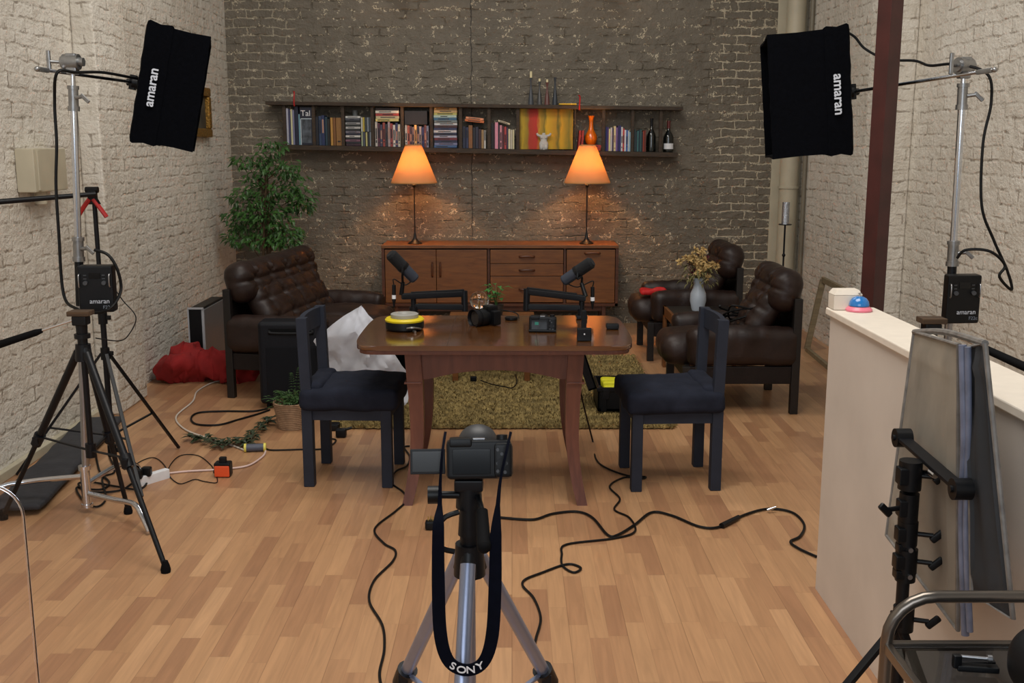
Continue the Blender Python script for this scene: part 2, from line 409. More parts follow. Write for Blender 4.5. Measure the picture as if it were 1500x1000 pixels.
M_alu = mat('silver_tripod_tube', (150, 158, 182), .33, metal=.75)
M_cast = mat('cast_metal', (150, 150, 150), .35, metal=.9, vary=.15, scale=40)
M_leather = mat('brown_leather', (38, 24, 19), .46, spec=.38, vary=.35, scale=9, bump=.14, bscale=40)
M_leather_d = mat('dark_leather', (24, 17, 16), .48, spec=.3, vary=.3, scale=9, bump=.15, bscale=70)
M_darkwood = wood('dark_stained_wood', (11, 8, 7), (22, 15, 12), .5)
M_teak = wood('teak_veneer', (96, 56, 24), (120, 74, 34), .42, sc=(2, 14, 14))
M_teak_d = wood('teak_edge', (66, 36, 20), (88, 48, 26), .45, sc=(2, 14, 14))
M_table = wood('lacquered_table_top', (78, 45, 20), (98, 60, 27), .2, coat=1.0, sc=(2, 14, 2), scale=2, bump=.01)
M_mahog = wood('mahogany_legs', (88, 50, 38), (108, 64, 48), .4, sc=(10, 10, 1.5))
M_navy = mat('blue_grey_chair_paint', (40, 44, 55), .6, spec=.2, vary=.12, scale=12)
M_seat = mat('slate_seat_cover', (33, 36, 47), .85, spec=.12, vary=.18, scale=14, bump=.25, bscale=30)
M_rough = wood('old_ladder_wood', (44, 33, 23), (68, 52, 36), .7, sc=(2, 10, 10), scale=6)
M_white = mat('white_plastic', (225, 225, 228), .4)
M_yellow = mat('yellow_plastic', (214, 190, 20), .45)
M_orange = mat('orange_plastic', (225, 84, 40), .4)
M_redcloth = mat('red_cloth', (140, 22, 22), .85, vary=.2, scale=10, bump=.2)
M_red = mat('red_plastic', (170, 30, 28), .45)
M_silver = mat('silver_reflector_cloth', (232, 234, 242), .45, vary=.05, scale=8, bump=.08)
M_letter = mat('pale_lettering', (190, 195, 205), .5)
M_leaf = mat('ficus_leaf', (52, 88, 36), .45, vary=.5, scale=9)
M_leaf2 = mat('fern_leaf', (58, 88, 42), .5, vary=.4, scale=14)
M_bark = mat('bark', (80, 62, 42), .8, vary=.3, bump=.3)
M_gold = mat('gilt_frame', (150, 112, 48), .45, metal=.6, vary=.45, scale=50, bump=1, bscale=70)
M_glassdark = mat('lens_glass', (8, 10, 16), .05, spec=.8)
M_screen = mat('dark_screen', (8, 9, 12), .15, spec=.35)

def glass(name, c=(255, 255, 255), rough=0.0, ior=1.45):
    m = bpy.data.materials.new(name); m.use_nodes = True; b = m.node_tree.nodes['Principled BSDF']
    b.inputs['Base Color'].default_value = rgb(*c); b.inputs['Roughness'].default_value = rough
    b.inputs['Transmission Weight'].default_value = 1; b.inputs['IOR'].default_value = ior
    MATS[name] = m; return m
M_glass = glass('clear_glass'); M_acrylic = glass('clear_acrylic', (250, 248, 250), 0.02, 1.3)
M_smoke = glass('smoked_glass', (120, 130, 140), 0.02, 1.4)
M_bottle = mat('dark_bottle_glass', (10, 14, 12), .08, spec=.8)

# ------------------------------------------------------------------ structure
XL, XR, YB, ZT = -2.55, 2.62, 9.76, 4.4
struct('floor', MB().box(-3.2, 3.3, -3.2, 10.0, -.08, 0), M_floor)
struct('wall_back', MB().box(XL-.3, 2.36, YB, YB+.25, 0, ZT), grey_brick, uv=True)
struct('trim_1', MB().box(2.36, XR+.3, YB-.012, YB+.25, 0, ZT, .004), M_cream)     # pale strip where the paint ends
wl = MB(); wl.box(XL-.3, XL, -3.2, YB, 0, ZT); wl.box(XL, -2.42, 6.34, 6.85, 0, ZT, .012)
struct('wall_left', wl, white_brick, uv=True)
wr = MB(); wr.box(XR, XR+.3, -3.2, YB, 0, ZT); wr.box(2.47, XR, 7.06, 7.55, 0, ZT, .012)
struct('wall_right', wr, white_brick, uv=True)
struct('baseboard_left', MB().box(XL, XL+.035, -3.0, 6.33, 0, .05, .004), M_cream)
# low partition in front on the right, capped with a lighter board
pw = MB(); pw.box(1.145, 1.29, -1.0, 3.755, 0, 1.045)
struct('wall_partition', pw, M_part)
struct('trim_2', MB().box(1.13, 1.305, -1.0, 3.77, 1.045, 1.07, .004), mat('partition_cap_paint', (222, 212, 198), .5, vary=.04))

# ------------------------------------------------------------------ big furniture
def sideboard():
    x0, x1, y0, y1, z0, z1 = -1.145, .935, 9.25, 9.71, .235, .775
    t = thing('sideboard', 'long teak sideboard with doors and drawers against the dark brick wall', 'sideboard', ((x0+x1)/2, (y0+y1)/2, 0))
    b = MB(); b.box(x0, x1, y0, y1, z1-.028, z1, .004); obj('top', b, M_teak, t, True)
    b = MB(); b.box(x0, x1, y0+.01, y1, z0, z0+.025); b.box(x0, x0+.025, y0+.01, y1, z0, z1-.028); b.box(x1-.025, x1, y0+.01, y1, z0, z1-.028)
    b.box(x0, x1, y1-.01, y1, z0, z1-.028); b.box(x0+.93, x0+.95, y0+.03, y1, z0, z1-.028); b.box(x0+1.6, x0+1.62, y0+.03, y1, z0, z1-.028)
    obj('carcass', b, M_teak_d, t, True)
    def front(name, a, c, d, e):
        return obj(name, MB().box(a, c, y0+.008, y0+.028, d, e, .003), M_teak, t, True)
    def handle_v(x, z, p): obj('handle', MB().tube([(x, y0+.01, z-.06), (x, y0-.014, z-.045), (x, y0-.018, z), (x, y0-.014, z+.045), (x, y0+.01, z+.06)], .009, 8, 4), M_teak_d, p, True)
    def handle_h(x, z, p): obj('handle', MB().tube([(x-.065, y0+.01, z), (x-.05, y0-.014, z), (x, y0-.02, z+.004), (x+.05, y0-.014, z), (x+.065, y0+.01, z)], .009, 8, 4), M_teak_d, p, True)
    zl, zh = z0+.03, z1-.04
    d1 = front('door', x0+.03, x0+.478, zl, zh); handle_v(x0+.445, .56, d1)
    d2 = front('door', x0+.482, x0+.925, zl, zh); handle_v(x0+.515, .56, d2)
    a, c = x0+.955, x0+1.595
    for lo, hi in ((.615, zh), (.505, .61), (.27, .50)):
        q = front('drawer', a, c, lo, hi); handle_h((a+c)/2, min((lo+hi)/2, hi-.055), q)
    q = front('drop_front', x0+1.625, x1-.03, zl, zh); handle_h((x0+1.62+x1)/2, zh-.03, q)
    for x in (x0+.12, x1-.12):
        for y in (y0+.06, y1-.06):
            obj('leg', MB().bar((x, y, 0), (x, y, z0), .05, .035, bev=.004), M_teak_d, t, True)
    obj('base_rail', MB().box(x0+.12, x1-.12, y0+.05, y0+.07, z0-.05, z0), M_teak_d, t, True)
    obj('base_rail', MB().box(x0+.12, x1-.12, y1-.07, y1-.05, z0-.05, z0), M_teak_d, t, True)
sideboard()

def shade_material():
    m = bpy.data.materials.new('lamp_shade_paper'); m.use_nodes = True; nt = m.node_tree; N = nt.nodes; L = nt.links
    N.remove(N['Principled BSDF']); out = N['Material Output']
    tr = N.new('ShaderNodeBsdfTranslucent'); tr.inputs[0].default_value = rgb(176, 148, 108)
    df = N.new('ShaderNodeBsdfDiffuse'); df.inputs[0].default_value = rgb(206, 166, 124)
    mx = N.new('ShaderNodeMixShader'); mx.inputs[0].default_value = .62; L.new(df.outputs[0], mx.inputs[1]); L.new(tr.outputs[0], mx.inputs[2]); L.new(mx.outputs[0], out.inputs[0])
    tc = N.new('ShaderNodeTexCoord'); n = N.new('ShaderNodeTexNoise'); n.inputs['Scale'].default_value = 30; L.new(tc.outputs['Object'], n.inputs['Vector'])
    r = N.new('ShaderNodeMapRange'); L.new(n.outputs[0], r.inputs[0]); r.inputs[3].default_value = .40; r.inputs[4].default_value = .5; L.new(r.outputs[0], mx.inputs[0])
    return m
M_shade = shade_material()
LAMP_POWER = 22
def emis(name, c, s):
    m = bpy.data.materials.new(name); m.use_nodes = True; b = m.node_tree.nodes['Principled BSDF']
    b.inputs['Base Color'].default_value = rgb(*c); b.inputs['Emission Color'].default_value = rgb(*c); b.inputs['Emission Strength'].default_value = s
    return m
M_bulb = emis('lit_bulb', (255, 190, 110), 12)
def table_lamp(px, label):
    p = P(px, 353, D=9.4); x, y, z = p.x, 9.4, .775
    t = thing('table_lamp', label, 'lamp', (x, y, z), 0, 'pair of lit table lamps on the sideboard')
    obj('base', MB().lathe([(.062, 0), (.064, .006), (.05, .016), (.03, .028), (.016, .05), (.009, .09), (.006, .1)]), M_matte, t)
    obj('stem', MB().cyl((0, 0, .1), (0, 0, .52), .0055).lathe([(.006, .49), (.012, .50), (.02, .515), (.012, .53), (.01, .56)]), M_matte, t)
    s = MB().lathe([(.204, .535), (.072, .86), (.070, .86), (.2015, .535)], n=48, open_=True)
    s.bm.verts.ensure_lookup_table()
    sh = obj('lamp_shade', s, M_shade, t)
    g = MB().lathe([(.072, .852), (.0735, .865), (.0705, .865), (.0705, .852)], n=40, open_=True)
    obj('shade_trim', g, mat('shade_edge', (190, 140, 80), .7), sh)
    obj('shade_trim', MB().lathe([(.2045, .532), (.2035, .541), (.2005, .541), (.2015, .532)], n=48, open_=True), MATS['shade_edge'], sh)
    h = MB(); h.cyl((-.072, 0, .85), (.072, 0, .85), .0015); h.cyl((0, -.072, .85), (0, .072, .85), .0015); h.cyl((0, 0, .56), (0, 0, .85), .0015)
    obj('shade_support', h, M_matte, t)
    obj('bulb', MB().lathe([(.012, .57), (.014, .59), (.026, .615), (.030, .64), (.024, .665), (0, .675)]), M_bulb, t)
    l = bpy.data.lights.new('lamp_light', 'POINT'); l.energy = LAMP_POWER; l.color = (1.0, .52, .21); l.shadow_soft_size = .03
    lo = bpy.data.objects.new('lamp_light', l); col.objects.link(lo); lo.location = (0, -.035, .70); lo.parent = t
    return t
table_lamp(608, 'lit lamp on the left half of the sideboard, under the fifth bay of the shelf')
table_lamp(859, 'lit lamp on the right half of the sideboard, below the orange vase')

# lounge seating: x = the way it faces, y = its width
def lounge(name, label, cat, W, loc, rot, ncol, group=None, seats=1):
    t = thing(name, label, cat, loc, rot, group)
    hw = W/2
    for sx in (-1, 1):
        for sy in (-1, 1):
            top = .72 if sx < 0 else .30
            obj('leg', MB().box(sx*.335-.025, sx*.335+.025, sy*(hw-.022)-.022, sy*(hw-.022)+.022, 0, top, .004), M_darkwood, t)
    b = MB(); b.box(-.32, .32, -(hw-.01), -(hw-.04), .19, .30, .006); obj('side_panel', b, M_leather_d, t)
    b = MB(); b.box(-.32, .32, hw-.04, hw-.01, .19, .30, .006); obj('side_panel', b, M_leather_d, t)
    b = MB(); b.box(.30, .33, -hw+.04, hw-.04, .2, .29); obj('seat_rail', b, M_darkwood, t); obj('seat_rail', MB().box(-.34, -.31, -hw+.04, hw-.04, .2, .29), M_darkwood, t)
    b = MB(); b.box(-.355, -.33, -hw+.05, hw-.05, .3, .72, .006); obj('back_board', b, M_darkwood, t)
    for sy in (-1, 1):
        b = MB().cushion(.345, .07, .118, .055, Matrix.Translation((-.01, sy*(hw-.055), .42)), wr=.012, n=(34, 8, 12), puff=.015, seed=sy*5+W)
        obj('armrest', b, M_leather, t)
    sw = (W-.25)/seats
    for k in range(seats):
        cy = -hw+.125+sw*(k+.5)
        b = MB().cushion(.36, sw/2-.004, .095, .085, Matrix.Translation((.105, cy, .365)), puff=.03, wr=.012, n=(30, 22, 8), seed=k*3+W)
        obj('seat_cushion', b, M_leather, t)
    nb = ncol
    bt = [(x, -hw+.13+(W-.26)*(k+.5)/nb) for k in range(nb) for x in (-.06, .08)]
    M = Matrix.Translation((-.16, 0, .56)) @ Matrix.Rotation(R(62), 4, 'Y')
    obj('back_cushion', MB().cushion(.19, hw-.12, .075, .07, M, buttons=bt, depth=.042, sig=.032, puff=.03, wr=.008, n=(34, int(30*W/.7), 8), seed=W), M_leather, t)
    M = Matrix.Translation((-.28, 0, .755)) @ Matrix.Rotation(R(76), 4, 'Y')
    bt = [(.0, -hw+.06+(W-.12)*(k+.5)/nb) for k in range(nb)]
    obj('headrest', MB().cushion(.135, hw-.02, .095, .09, M, buttons=bt, depth=.05, sig=.034, puff=.012, wr=.008, crease=.5, n=(30, int(36*W/.7), 10), seed=W*2), M_leather, t)
    return t
lounge('sofa', 'dark brown leather two seat sofa with tufted back along the left white wall', 'sofa', 1.36, (-1.405, 7.40, 0), R(-10), 5, seats=2)
lounge('armchair', 'tufted brown leather armchair nearest the low white partition, with cables on it', 'armchair', .70, (1.41, 6.71, 0), PI, 2, group='brown leather armchairs')
lounge('armchair', 'brown leather armchair in the far right corner with red cloth on its seat', 'armchair', .70, (1.40, 8.34, 0), PI, 2, group='brown leather armchairs')

def side_table():
    t = thing('side_table', 'low wooden side table between the two leather armchairs', 'table', (1.41, 7.62, 0))
    x0, x1, y0, y1, h = 1.13, 1.68, 7.41, 7.83, .46
    obj('tabletop', MB().box(x0+.022, x1-.022, y0, y1, h-.03, h-.006, .003), mat('worn_black_top', (34, 30, 27), .4, vary=.2), t, True)
    for x in (x0, x1-.022): obj('side_panel', MB().box(x, x+.022, y1-.07, y1, 0, h, .003).box(x, x+.022, y0, y1, h-.07, h, .003), M_teak, t, True)
    for x in (x0+.012, x1-.012): obj('leg', MB().box(x-.02, x+.02, y0+.002, y0+.03, 0, h-.07, .003), M_darkwood, t, True)
    obj('shelf', MB().box(x0+.03, x1-.03, y0+.03, y1-.02, .14, .155, .002), wood('olive_board', (66, 52, 28), (84, 66, 36)), t, True)
side_table()

# dining table
def dining_table():
    cx, y0, y1, h = -.08, 4.62, 5.47, .765
    t = thing('dining_table', 'glossy brown extending table with sabre legs in the middle of the room', 'table', (cx, 5.05, 0))
    hw, rr = .555, .64
    def outline(inset=0, x0=-1, x1=1):
        pts = []
        a = hw; c = .085; yl, yh = y0+inset, y1-inset
        # straight long sides, bowed ends with rounded corners
        right = []
        n = 28
        for i in range(n+1):
            th = -PI/2+PI*i/n
            ex = .42
            x = a-.03+(.112-inset)*(abs(math.cos(th))**ex); y = (yl+yh)/2+(yh-yl)/2*math.copysign(abs(math.sin(th))**.62, math.sin(th))
            right.append((cx+x, y))
        left = [(2*cx-x, y) for x, y in right[::-1]]
        return right+left
    b = MB().prism(outline(), h-.022, h, bev=.007); obj('tabletop', b, M_table, t, True)
    b = MB().prism(outline(.012), h-.042, h-.022, bev=.006); obj('table_edge_moulding', b, M_mahog, t, True)
    b = MB()
    for x in (cx-.21, cx+.195): b.box(x-.0012, x+.0012, y0+.012, y1-.012, h-.001, h+.0006)
    obj('leaf_joint', b, mat('joint_line', (40, 20, 10), .6), t, True)
    # arched aprons
    ax = .36; zt = h-.042
    def arch(yy):
        pts = [(cx-ax, zt), (cx+ax, zt), (cx+ax, zt-.135)]
        for i in range(13):
            u = 1-2*i/12; pts.append((cx+u*(ax-.06), zt-.09-.042*u*u))
        pts.append((cx-ax, zt-.135))
        t_ = MB(); t_.prism([(x, z) for x, z in pts], 0, .022, M=Matrix.Translation((0, yy+.022, 0)) @ Matrix.Rotation(PI/2, 4, 'X')); return t_
    obj('apron', arch(y0+.105), M_mahog, t, True); obj('apron', arch(y1-.125), M_mahog, t, True)
    for x in (cx-ax+.0, cx+ax-.022): obj('apron', MB().box(x, x+.022, y0+.1, y1-.1, zt-.13, zt), M_mahog, t, True)
    for sx in (-1, 1):
        for sy in (-1, 1):
            X = cx+sx*.372; Y = (y0+.115) if sy < 0 else (y1-.115)
            M0 = MB()
            secs = []
            for k in range(15):
                u = k/14; z = zt*(1-u)
                off = -.012*math.sin(u*PI)*1.2+.034*max(0, (u-.5)/.5)**2
                s_ = .036 if u < .26 else .034-.010*(u-.26)/.74
                secs.append((X+sx*off, Y+sy*(off*.9+.0), z, s_))
            rings = []
            for (x, y, z, s_) in secs: rings.append([M0.bm.verts.new((x+a*s_, y+c*s_, z)) for a, c in ((-1, -1), (1, -1), (1, 1), (-1, 1))])
            for a, c in zip(rings, rings[1:]):
                for i in range(4): M0.bm.faces.new((a[i], a[(i+1) % 4], c[(i+1) % 4], c[i]))
            M0.bm.faces.new(rings[0]); M0.bm.faces.new(rings[-1][::-1])
            M0.box(X-.039, X+.039, Y-.039, Y+.039, zt-.15, zt-.142, .002)
            obj('leg', M0, M_mahog, t, True)
dining_table()

def dining_chair(label, loc, rot):
    """x = facing, seat .44 square"""
    t = thing('dining_chair', label, 'chair', loc, rot, 'slate painted chairs at the dining table')
    h = .218; s = .026
    for sx in (-1, 1):
        for sy in (-1, 1):
            b = MB()
            if sx > 0: b.box(h-2*s, h, sy*(h-s)-s, sy*(h-s)+s, 0, .40, .004)
            else:
                b.bar((-h+s, sy*(h-s), 0), (-h+s, sy*(h-s), .45), 2*s, 2*s, (1, 0, 0), .004)
                b.bar((-h+s, sy*(h-s), .44), (-h+s-.012, sy*(h-s), .835), 2*s, .045, (0, 1, 0), .004)
            obj('leg', b, M_navy, t)
    b = MB()
    for sy in (-1, 1): b.box(-h+2*s, h-2*s, sy*(h-s)-.014, sy*(h-s)+.014, .335, .40)
    for sx in (-1, 1): b.box(sx*(h-s)-.014, sx*(h-s)+.014, -h+2*s, h-2*s, .335, .40)
    obj('seat_frame', b, M_navy, t)
    b = MB()
    pts = []
    n = 10
    for i in range(n+1):
        u = -1+2*i/n; pts.append((-.22-.012*(1-u*u)*1.5, u*(h-.045)))
    for i in range(n, -1, -1):
        u = -1+2*i/n; pts.append((-.196-.012*(1-u*u)*1.5, u*(h-.045)))
    b.prism(pts, .735, .832, bev=.003)
    obj('backrest', b, M_navy, t)
    b = MB().cushion(.236, .236, .052, .03, Matrix.Translation((.012, 0, .435)), puff=.022, wr=.008, n=(40, 36, 8), seed=loc[0]*3)
    b.cushion(.05, .20, .03, .028, Matrix.Translation((-.17, 0, .485)), wr=.006, n=(8, 20, 6))
    obj('seat_cover', b, M_seat, t)
    return t
dining_chair('slate painted dining chair left of the table, beside the black suitcase', (-.79, 5.16, 0), R(-2.5))
dining_chair('slate painted dining chair right of the table, in front of an armchair', (.782, 5.10, 0), R(182.5))

# rug
def rug():
    x0, x1, y0, y1 = -1.08, .95, 6.02, 8.15
    t = thing('shag_rug', 'olive beige shag rug on the floor behind the dining table', 'rug', ((x0+x1)/2, (y0+y1)/2, 0))
    obj('rug_backing', MB().box(x0+.02, x1-.02, y0+.02, y1-.02, .001, .012), mat('rug_backing', (120, 104, 66), .95), t, True)
    bm = MB().bm; b = MB(); b.bm = bm
    rn = random.Random(3)
    for i in range(30000):
        x = rn.uniform(x0, x1); y = y0+(y1-y0)*(rn.random()**1.5)
        a = rn.uniform(0, 2*PI); l = rn.uniform(.022, .042); hh = rn.uniform(.016, .034); wd = rn.uniform(.004, .008)
        dx, dy = math.cos(a), math.sin(a)
        v = [bm.verts.new((x-dy*wd, y+dx*wd, .006)), bm.verts.new((x+dy*wd, y-dx*wd, .006)), bm.verts.new((x+dx*l*.5, y+dy*l*.5, hh)), bm.verts.new((x+dx*l, y+dy*l, hh*.55))]
        bm.faces.new(v[:3]); bm.faces.new((v[0], v[2], v[3]))
    o = obj('pile', b, mat('rug_pile', (150, 130, 82), .95, vary=.42, scale=16), t, True); o['kind'] = 'stuff'
rug()

# ------------------------------------------------------------------ ladder shelf on the back wall with its books
S = 9.42/F                       # metres per photo unit near the wall
LX = lambda px: (px-750)*S
def ladder():
    t = thing('ladder_shelf', 'old wooden ladder mounted sideways on the back wall as a bookshelf', 'shelf', (LX(695), 9.66, 1.6))
    yf, yb = 9.53, 9.757
    # slightly out of level, falling to the right
    global RAILB, RAILT
    RAILT = lambda px: P(px, 148+(px-393)*.0136, D=9.54).z
    RAILB = lambda px: P(px, 212+(px-421)*.02, D=9.54).z      # top face of the lower rail
    def rail(p0, p1, Z, th):
        a = Vector((LX(p0), (yf+yb)/2, Z(p0)-th/2)); b = Vector((LX(p1), (yf+yb)/2, Z(p1)-th/2))
        return MB().bar(a, b, yb-yf, th, bev=.004)
    obj('side_rail', rail(393, 998, RAILT, .032), M_rough, t, True)
    obj('side_rail', rail(408, 992, RAILB, .042), M_rough, t, True)
    for px in (418.5, 461, 503.6, 546.5, 590, 632.5, 675, 716.5, 758.5, 842, 883.7, 925.7, 967):
        w_ = 2.4 if px != 842 else .8
        obj('rung', MB().box(LX(px-w_), LX(px+w_), yf+.03, yf+.065, RAILB(px), RAILT(px)-.031, .003), M_rough, t, True)
    for px in (435, 847.5):
        obj('hanging_hook', MB().tube([(LX(px), yf-.004, RAILT(px)-.04), (LX(px), yf-.012, RAILT(px)+.0), (LX(px)+.004, yf-.006, RAILT(px)+.07), (LX(px)-.004, yf+.02, RAILT(px)+.085)], .007, 8, 4), M_red, t, True, label='red hanging hook')
ladder()
CN = {}
def book_mat(c):
    k = 'cover_%d_%d_%d' % c
    return mat(k, c, .55, vary=.08, scale=60)
def cname(c):
    import colorsys
    h, s, v = colorsys.rgb_to_hsv(*[x/255 for x in c]); h *= 360
    if v < .22: return 'black'
    if s < .14: return 'white' if v > .78 else ('grey' if v < .62 else 'pale grey')
    if s < .35 and v > .7 and 20 < h < 75: return 'cream'
    if v < .42 and 190 < h < 270: return 'navy'
    if h < 14 or h > 345: return 'pink' if s < .5 and v > .6 else ('red' if v > .5 else 'maroon')
    if h < 42: return 'orange' if s > .6 and v > .7 else ('tan' if v > .6 else 'brown')
    if h < 68: return 'yellow'
    if h < 165: return 'green'
    if h < 200: return 'teal'
    if h < 255: return 'blue'
    return 'pink' if v > .6 and h > 300 else 'purple'
ORD = ['first', 'second', 'third', 'fourth', 'fifth', 'sixth', 'seventh', 'eighth', 'ninth', 'tenth', 'eleventh', 'twelfth', 'thirteenth', 'fourteenth', 'fifteenth', 'sixteenth']
YF = 9.57
def upright(bay, px, w_, h, c, i, D=.15, z=None, lean=0, kind='book', row='', strip=None):
    """a book standing in a bay: px left edge, w_ and h in photo units"""
    z0 = (RAILB(px) if z is None else z)+.001
    x0, x1 = LX(px), LX(px+w_); H = h*S
    b = MB().box(0, x1-x0-.001, 0, D, 0, H, .0015)
    m = Matrix.Rotation(lean, 4, 'Y')
    me_b = MB(); me_b.bm = b.bm; bmesh.ops.transform(me_b.bm, matrix=m, verts=me_b.bm.verts)
    if lean < 0: pass
    o = obj(kind, b, book_mat(c), None)
    o.location = (x0, YF+random.uniform(0, .02), z0)
    tag(o, '%s upright %s, %s from left %sin %s bay of the ladder' % (cname(c), kind.replace('_', ' '), ORD[i], row, ORD[bay]), 'book', 'upright books on the ladder shelf')
    if strip and w_ > 2:
        st = MB()
        for (u0, u1) in strip:
            u0 += random.uniform(-.05, .08); u1 += random.uniform(-.12, .08); st.box((x1-x0)*.22, (x1-x0)*.72, -.0006, .001, H*u0, H*max(u1, u0+.05))
        bmesh.ops.transform(st.bm, matrix=m, verts=st.bm.verts)
        q = obj('spine_print', st, mat('spine_print_%d' % (i % 3), [(205, 200, 190), (30, 28, 34), (170, 130, 110)][i % 3] if sum(c) < 330 or i % 3 == 1 else (40, 36, 48), .6), o)
    return o
def flat(bay, px, w_, th, c, k, z, name='book', tilt=0, what='in the stack', D=.13):
    b = MB().box(0, w_*S, 0, D, 0, th-.0008, .0015)
    if tilt: bmesh.ops.transform(b.bm, matrix=Matrix.Rotation(tilt, 4, 'Y'), verts=b.bm.verts)
    o = obj(name, b, book_mat(c), None); o.location = (LX(px)+random.uniform(-.003, .003), YF+random.uniform(0, .015), z)
    tag(o, '%s %s, %s up %s, %s bay of the ladder' % (cname(c), name.replace('_', ' '), ORD[k], what, ORD[bay]), 'book', 'flat stacked books on the ladder shelf')
    if th > .014:
        q = obj('spine_print', MB().box(w_*S*(.1+.25*((k*7) % 5)/5), w_*S*(.6+.3*((k*3) % 4)/4), -.0006, .001, th*.32, th*.64) if not tilt else MB().box(w_*S*.15, w_*S*.8, -.0006, .001, th*.28, th*.6, M=Matrix.Rotation(tilt, 4, 'Y')), mat('spine_print_%d' % (1 if sum(c) > 330 else 0), (30, 28, 34), .6), o)
    return o
ST = [(.12, .2), (.3, .72)]
ST2 = [(.45, .9)]
# bay 1
for i, (px, w_, h, c) in enumerate([(421, 3, 52, (176, 176, 190)), (424.2, 2.6, 51, (60, 62, 96)), (427, 3, 51, (205, 200, 160)), (430.2, 2.6, 50, (120, 120, 150)), (433, 5.5, 55, (22, 26, 50)), (438.7, 2.2, 44, (120, 165, 180))]):
    upright(0, px, w_, h, c, i)
mg = thing('magazine', 'dark magazine shown face out in the first bay of the ladder shelf', 'magazine', (LX(441), YF, RAILB(441)+.001))
obj('cover', MB().box(0, 17.5*S, 0, .012, 0, 54*S, .001), book_mat((24, 26, 44)), mg)
obj('cover_photo', MB().box(1.5*S, 16*S, -.001, .001, 3*S, 37*S), mat('cover_photo_print', (70, 76, 84), .4, vary=.8, scale=22), mg)
obj('cover_border', MB().box(.4*S, 1.5*S, -.001, .001, 0, 38*S).box(.4*S, 17*S, -.001, .001, 37*S, 38*S), book_mat((190, 205, 215)), mg)
text_mesh('Tal', .07, M_white, frame_mat((8.5*S, -.0015, 45*S), (1, 0, 0), (0, 0, 1)), mg, world=False)
# bay 2
for i, (px, w_, h, c) in enumerate([(463.5, 4, 41, (20, 20, 30)), (467.8, 4, 42, (44, 62, 92)), (472, 4.6, 43, (30, 44, 84)), (476.8, 3.6, 41, (34, 58, 70)), (480.6, 3.6, 38, (22, 22, 22)), (485, 3.6, 40, (176, 130, 60)), (488.8, 3.6, 40, (120, 78, 38))]):
    upright(1, px, w_, h, c, i, strip=ST2 if i in (1, 2) else None)
upright(1, 492.8, 8.5, 40, (140, 98, 48), 7, strip=[(.1, .16)])
# bay 3: discs and slim cases
z = RAILB(507)+.001; cs = [(60, 30, 44), (30, 34, 40), (120, 80, 96), (26, 26, 30), (200, 196, 190), (34, 38, 60), (110, 108, 120), (22, 24, 26), (180, 178, 176), (40, 44, 40), (150, 150, 150), (24, 26, 34), (70, 72, 80), (200, 200, 196)]
for k, c in enumerate(cs): flat(2, 507, 21.5, .0186, c, k, z, 'disc_case'); z += .0186
for i, (px, c) in enumerate([(529.4, (150, 160, 130)), (532.6, (70, 74, 90)), (535.8, (196, 186, 120)), (539, (34, 36, 44)), (541.8, (130, 140, 150))]):
    upright(2, px, 2.6, 20.5, c, i, row='below ', kind='disc_case')
z = RAILB(530)+20.8*S
for i, (px, c) in enumerate([(529.4, (190, 190, 180)), (532.4, (180, 160, 60)), (535.4, (60, 66, 70)), (538.6, (120, 130, 140)), (541.6, (80, 84, 90))]):
    upright(2, px, 2.6, 20.5, c, i, z=z, row='above ', kind='disc_case')
# bay 4
cs = [(190, 180, 170), (84, 40, 60), (60, 60, 80), (160, 70, 60), (46, 44, 54), (170, 150, 150), (140, 60, 60), (205, 200, 190), (50, 52, 88), (196, 190, 170)]
for i, c in enumerate(cs): upright(3, 549.8+i*3.72, 3.6, 35.5-(i*7 % 5), c, i, strip=ST)
z = RAILB(560)+36.3*S
for k, c in enumerate([(200, 190, 120), (190, 176, 140), (160, 60, 56), (210, 204, 190), (60, 44, 40)]): flat(3, 551, 34, .0235, c, k, z, what='in the top pile'); z += .0235
# bay 5
cs = [(196, 188, 176), (170, 90, 70), (60, 44, 60), (120, 100, 100), (214, 170, 110), (40, 40, 60), (160, 150, 150), (50, 56, 100), (110, 60, 60), (130, 130, 150)]
for i, c in enumerate(cs): upright(4, 593.5+i*3.5, 3.4, 32-(i*5 % 4), c, i, strip=ST)
o = obj('book', MB().box(0, 33*S, 0, .16, 0, 19.5*S, .003), book_mat((12, 14, 26)), None); o.location = (LX(593.5), YF, RAILB(600)+32.5*S)
tag(o, 'thick black box file lying across the uprights in the fifth bay', 'box file')
o.name = 'box_file'
# bay 6
z = RAILB(640)+.001; cs = [(60, 90, 130), (120, 120, 150), (40, 44, 70), (110, 40, 50), (170, 172, 190), (34, 40, 70), (196, 190, 190), (50, 56, 90), (70, 40, 44), (205, 205, 205), (120, 130, 130), (60, 100, 130), (170, 190, 180), (190, 180, 100), (200, 170, 120), (214, 160, 90)]
for k, c in enumerate(cs): flat(5, 636, 33.5, .0218, c, k, z); z += .0218
# bay 7
cs = [(28, 34, 60), (44, 50, 80), (130, 84, 44), (30, 28, 36), (40, 38, 56), (60, 34, 40), (150, 120, 80), (190, 186, 180)]
hs = [31, 30, 33, 30, 31, 28, 27, 26]; px = 678
for i, (c, h) in enumerate(zip(cs, hs)):
    w_ = (4.6, 4, 6, 4.2, 4.4, 4, 3.8, 3)[i]; upright(6, px, w_-.2, h, c, i, strip=ST2 if i in (0, 1, 7) else None); px += w_
z = RAILB(690)+34.2*S
flat(6, 681, 28, .022, (196, 104, 50), 0, z+.03, tilt=R(6), what='slanting on the row'); flat(6, 683, 26, .018, (224, 150, 110), 1, z+.053, tilt=R(6), what='slanting on the row')
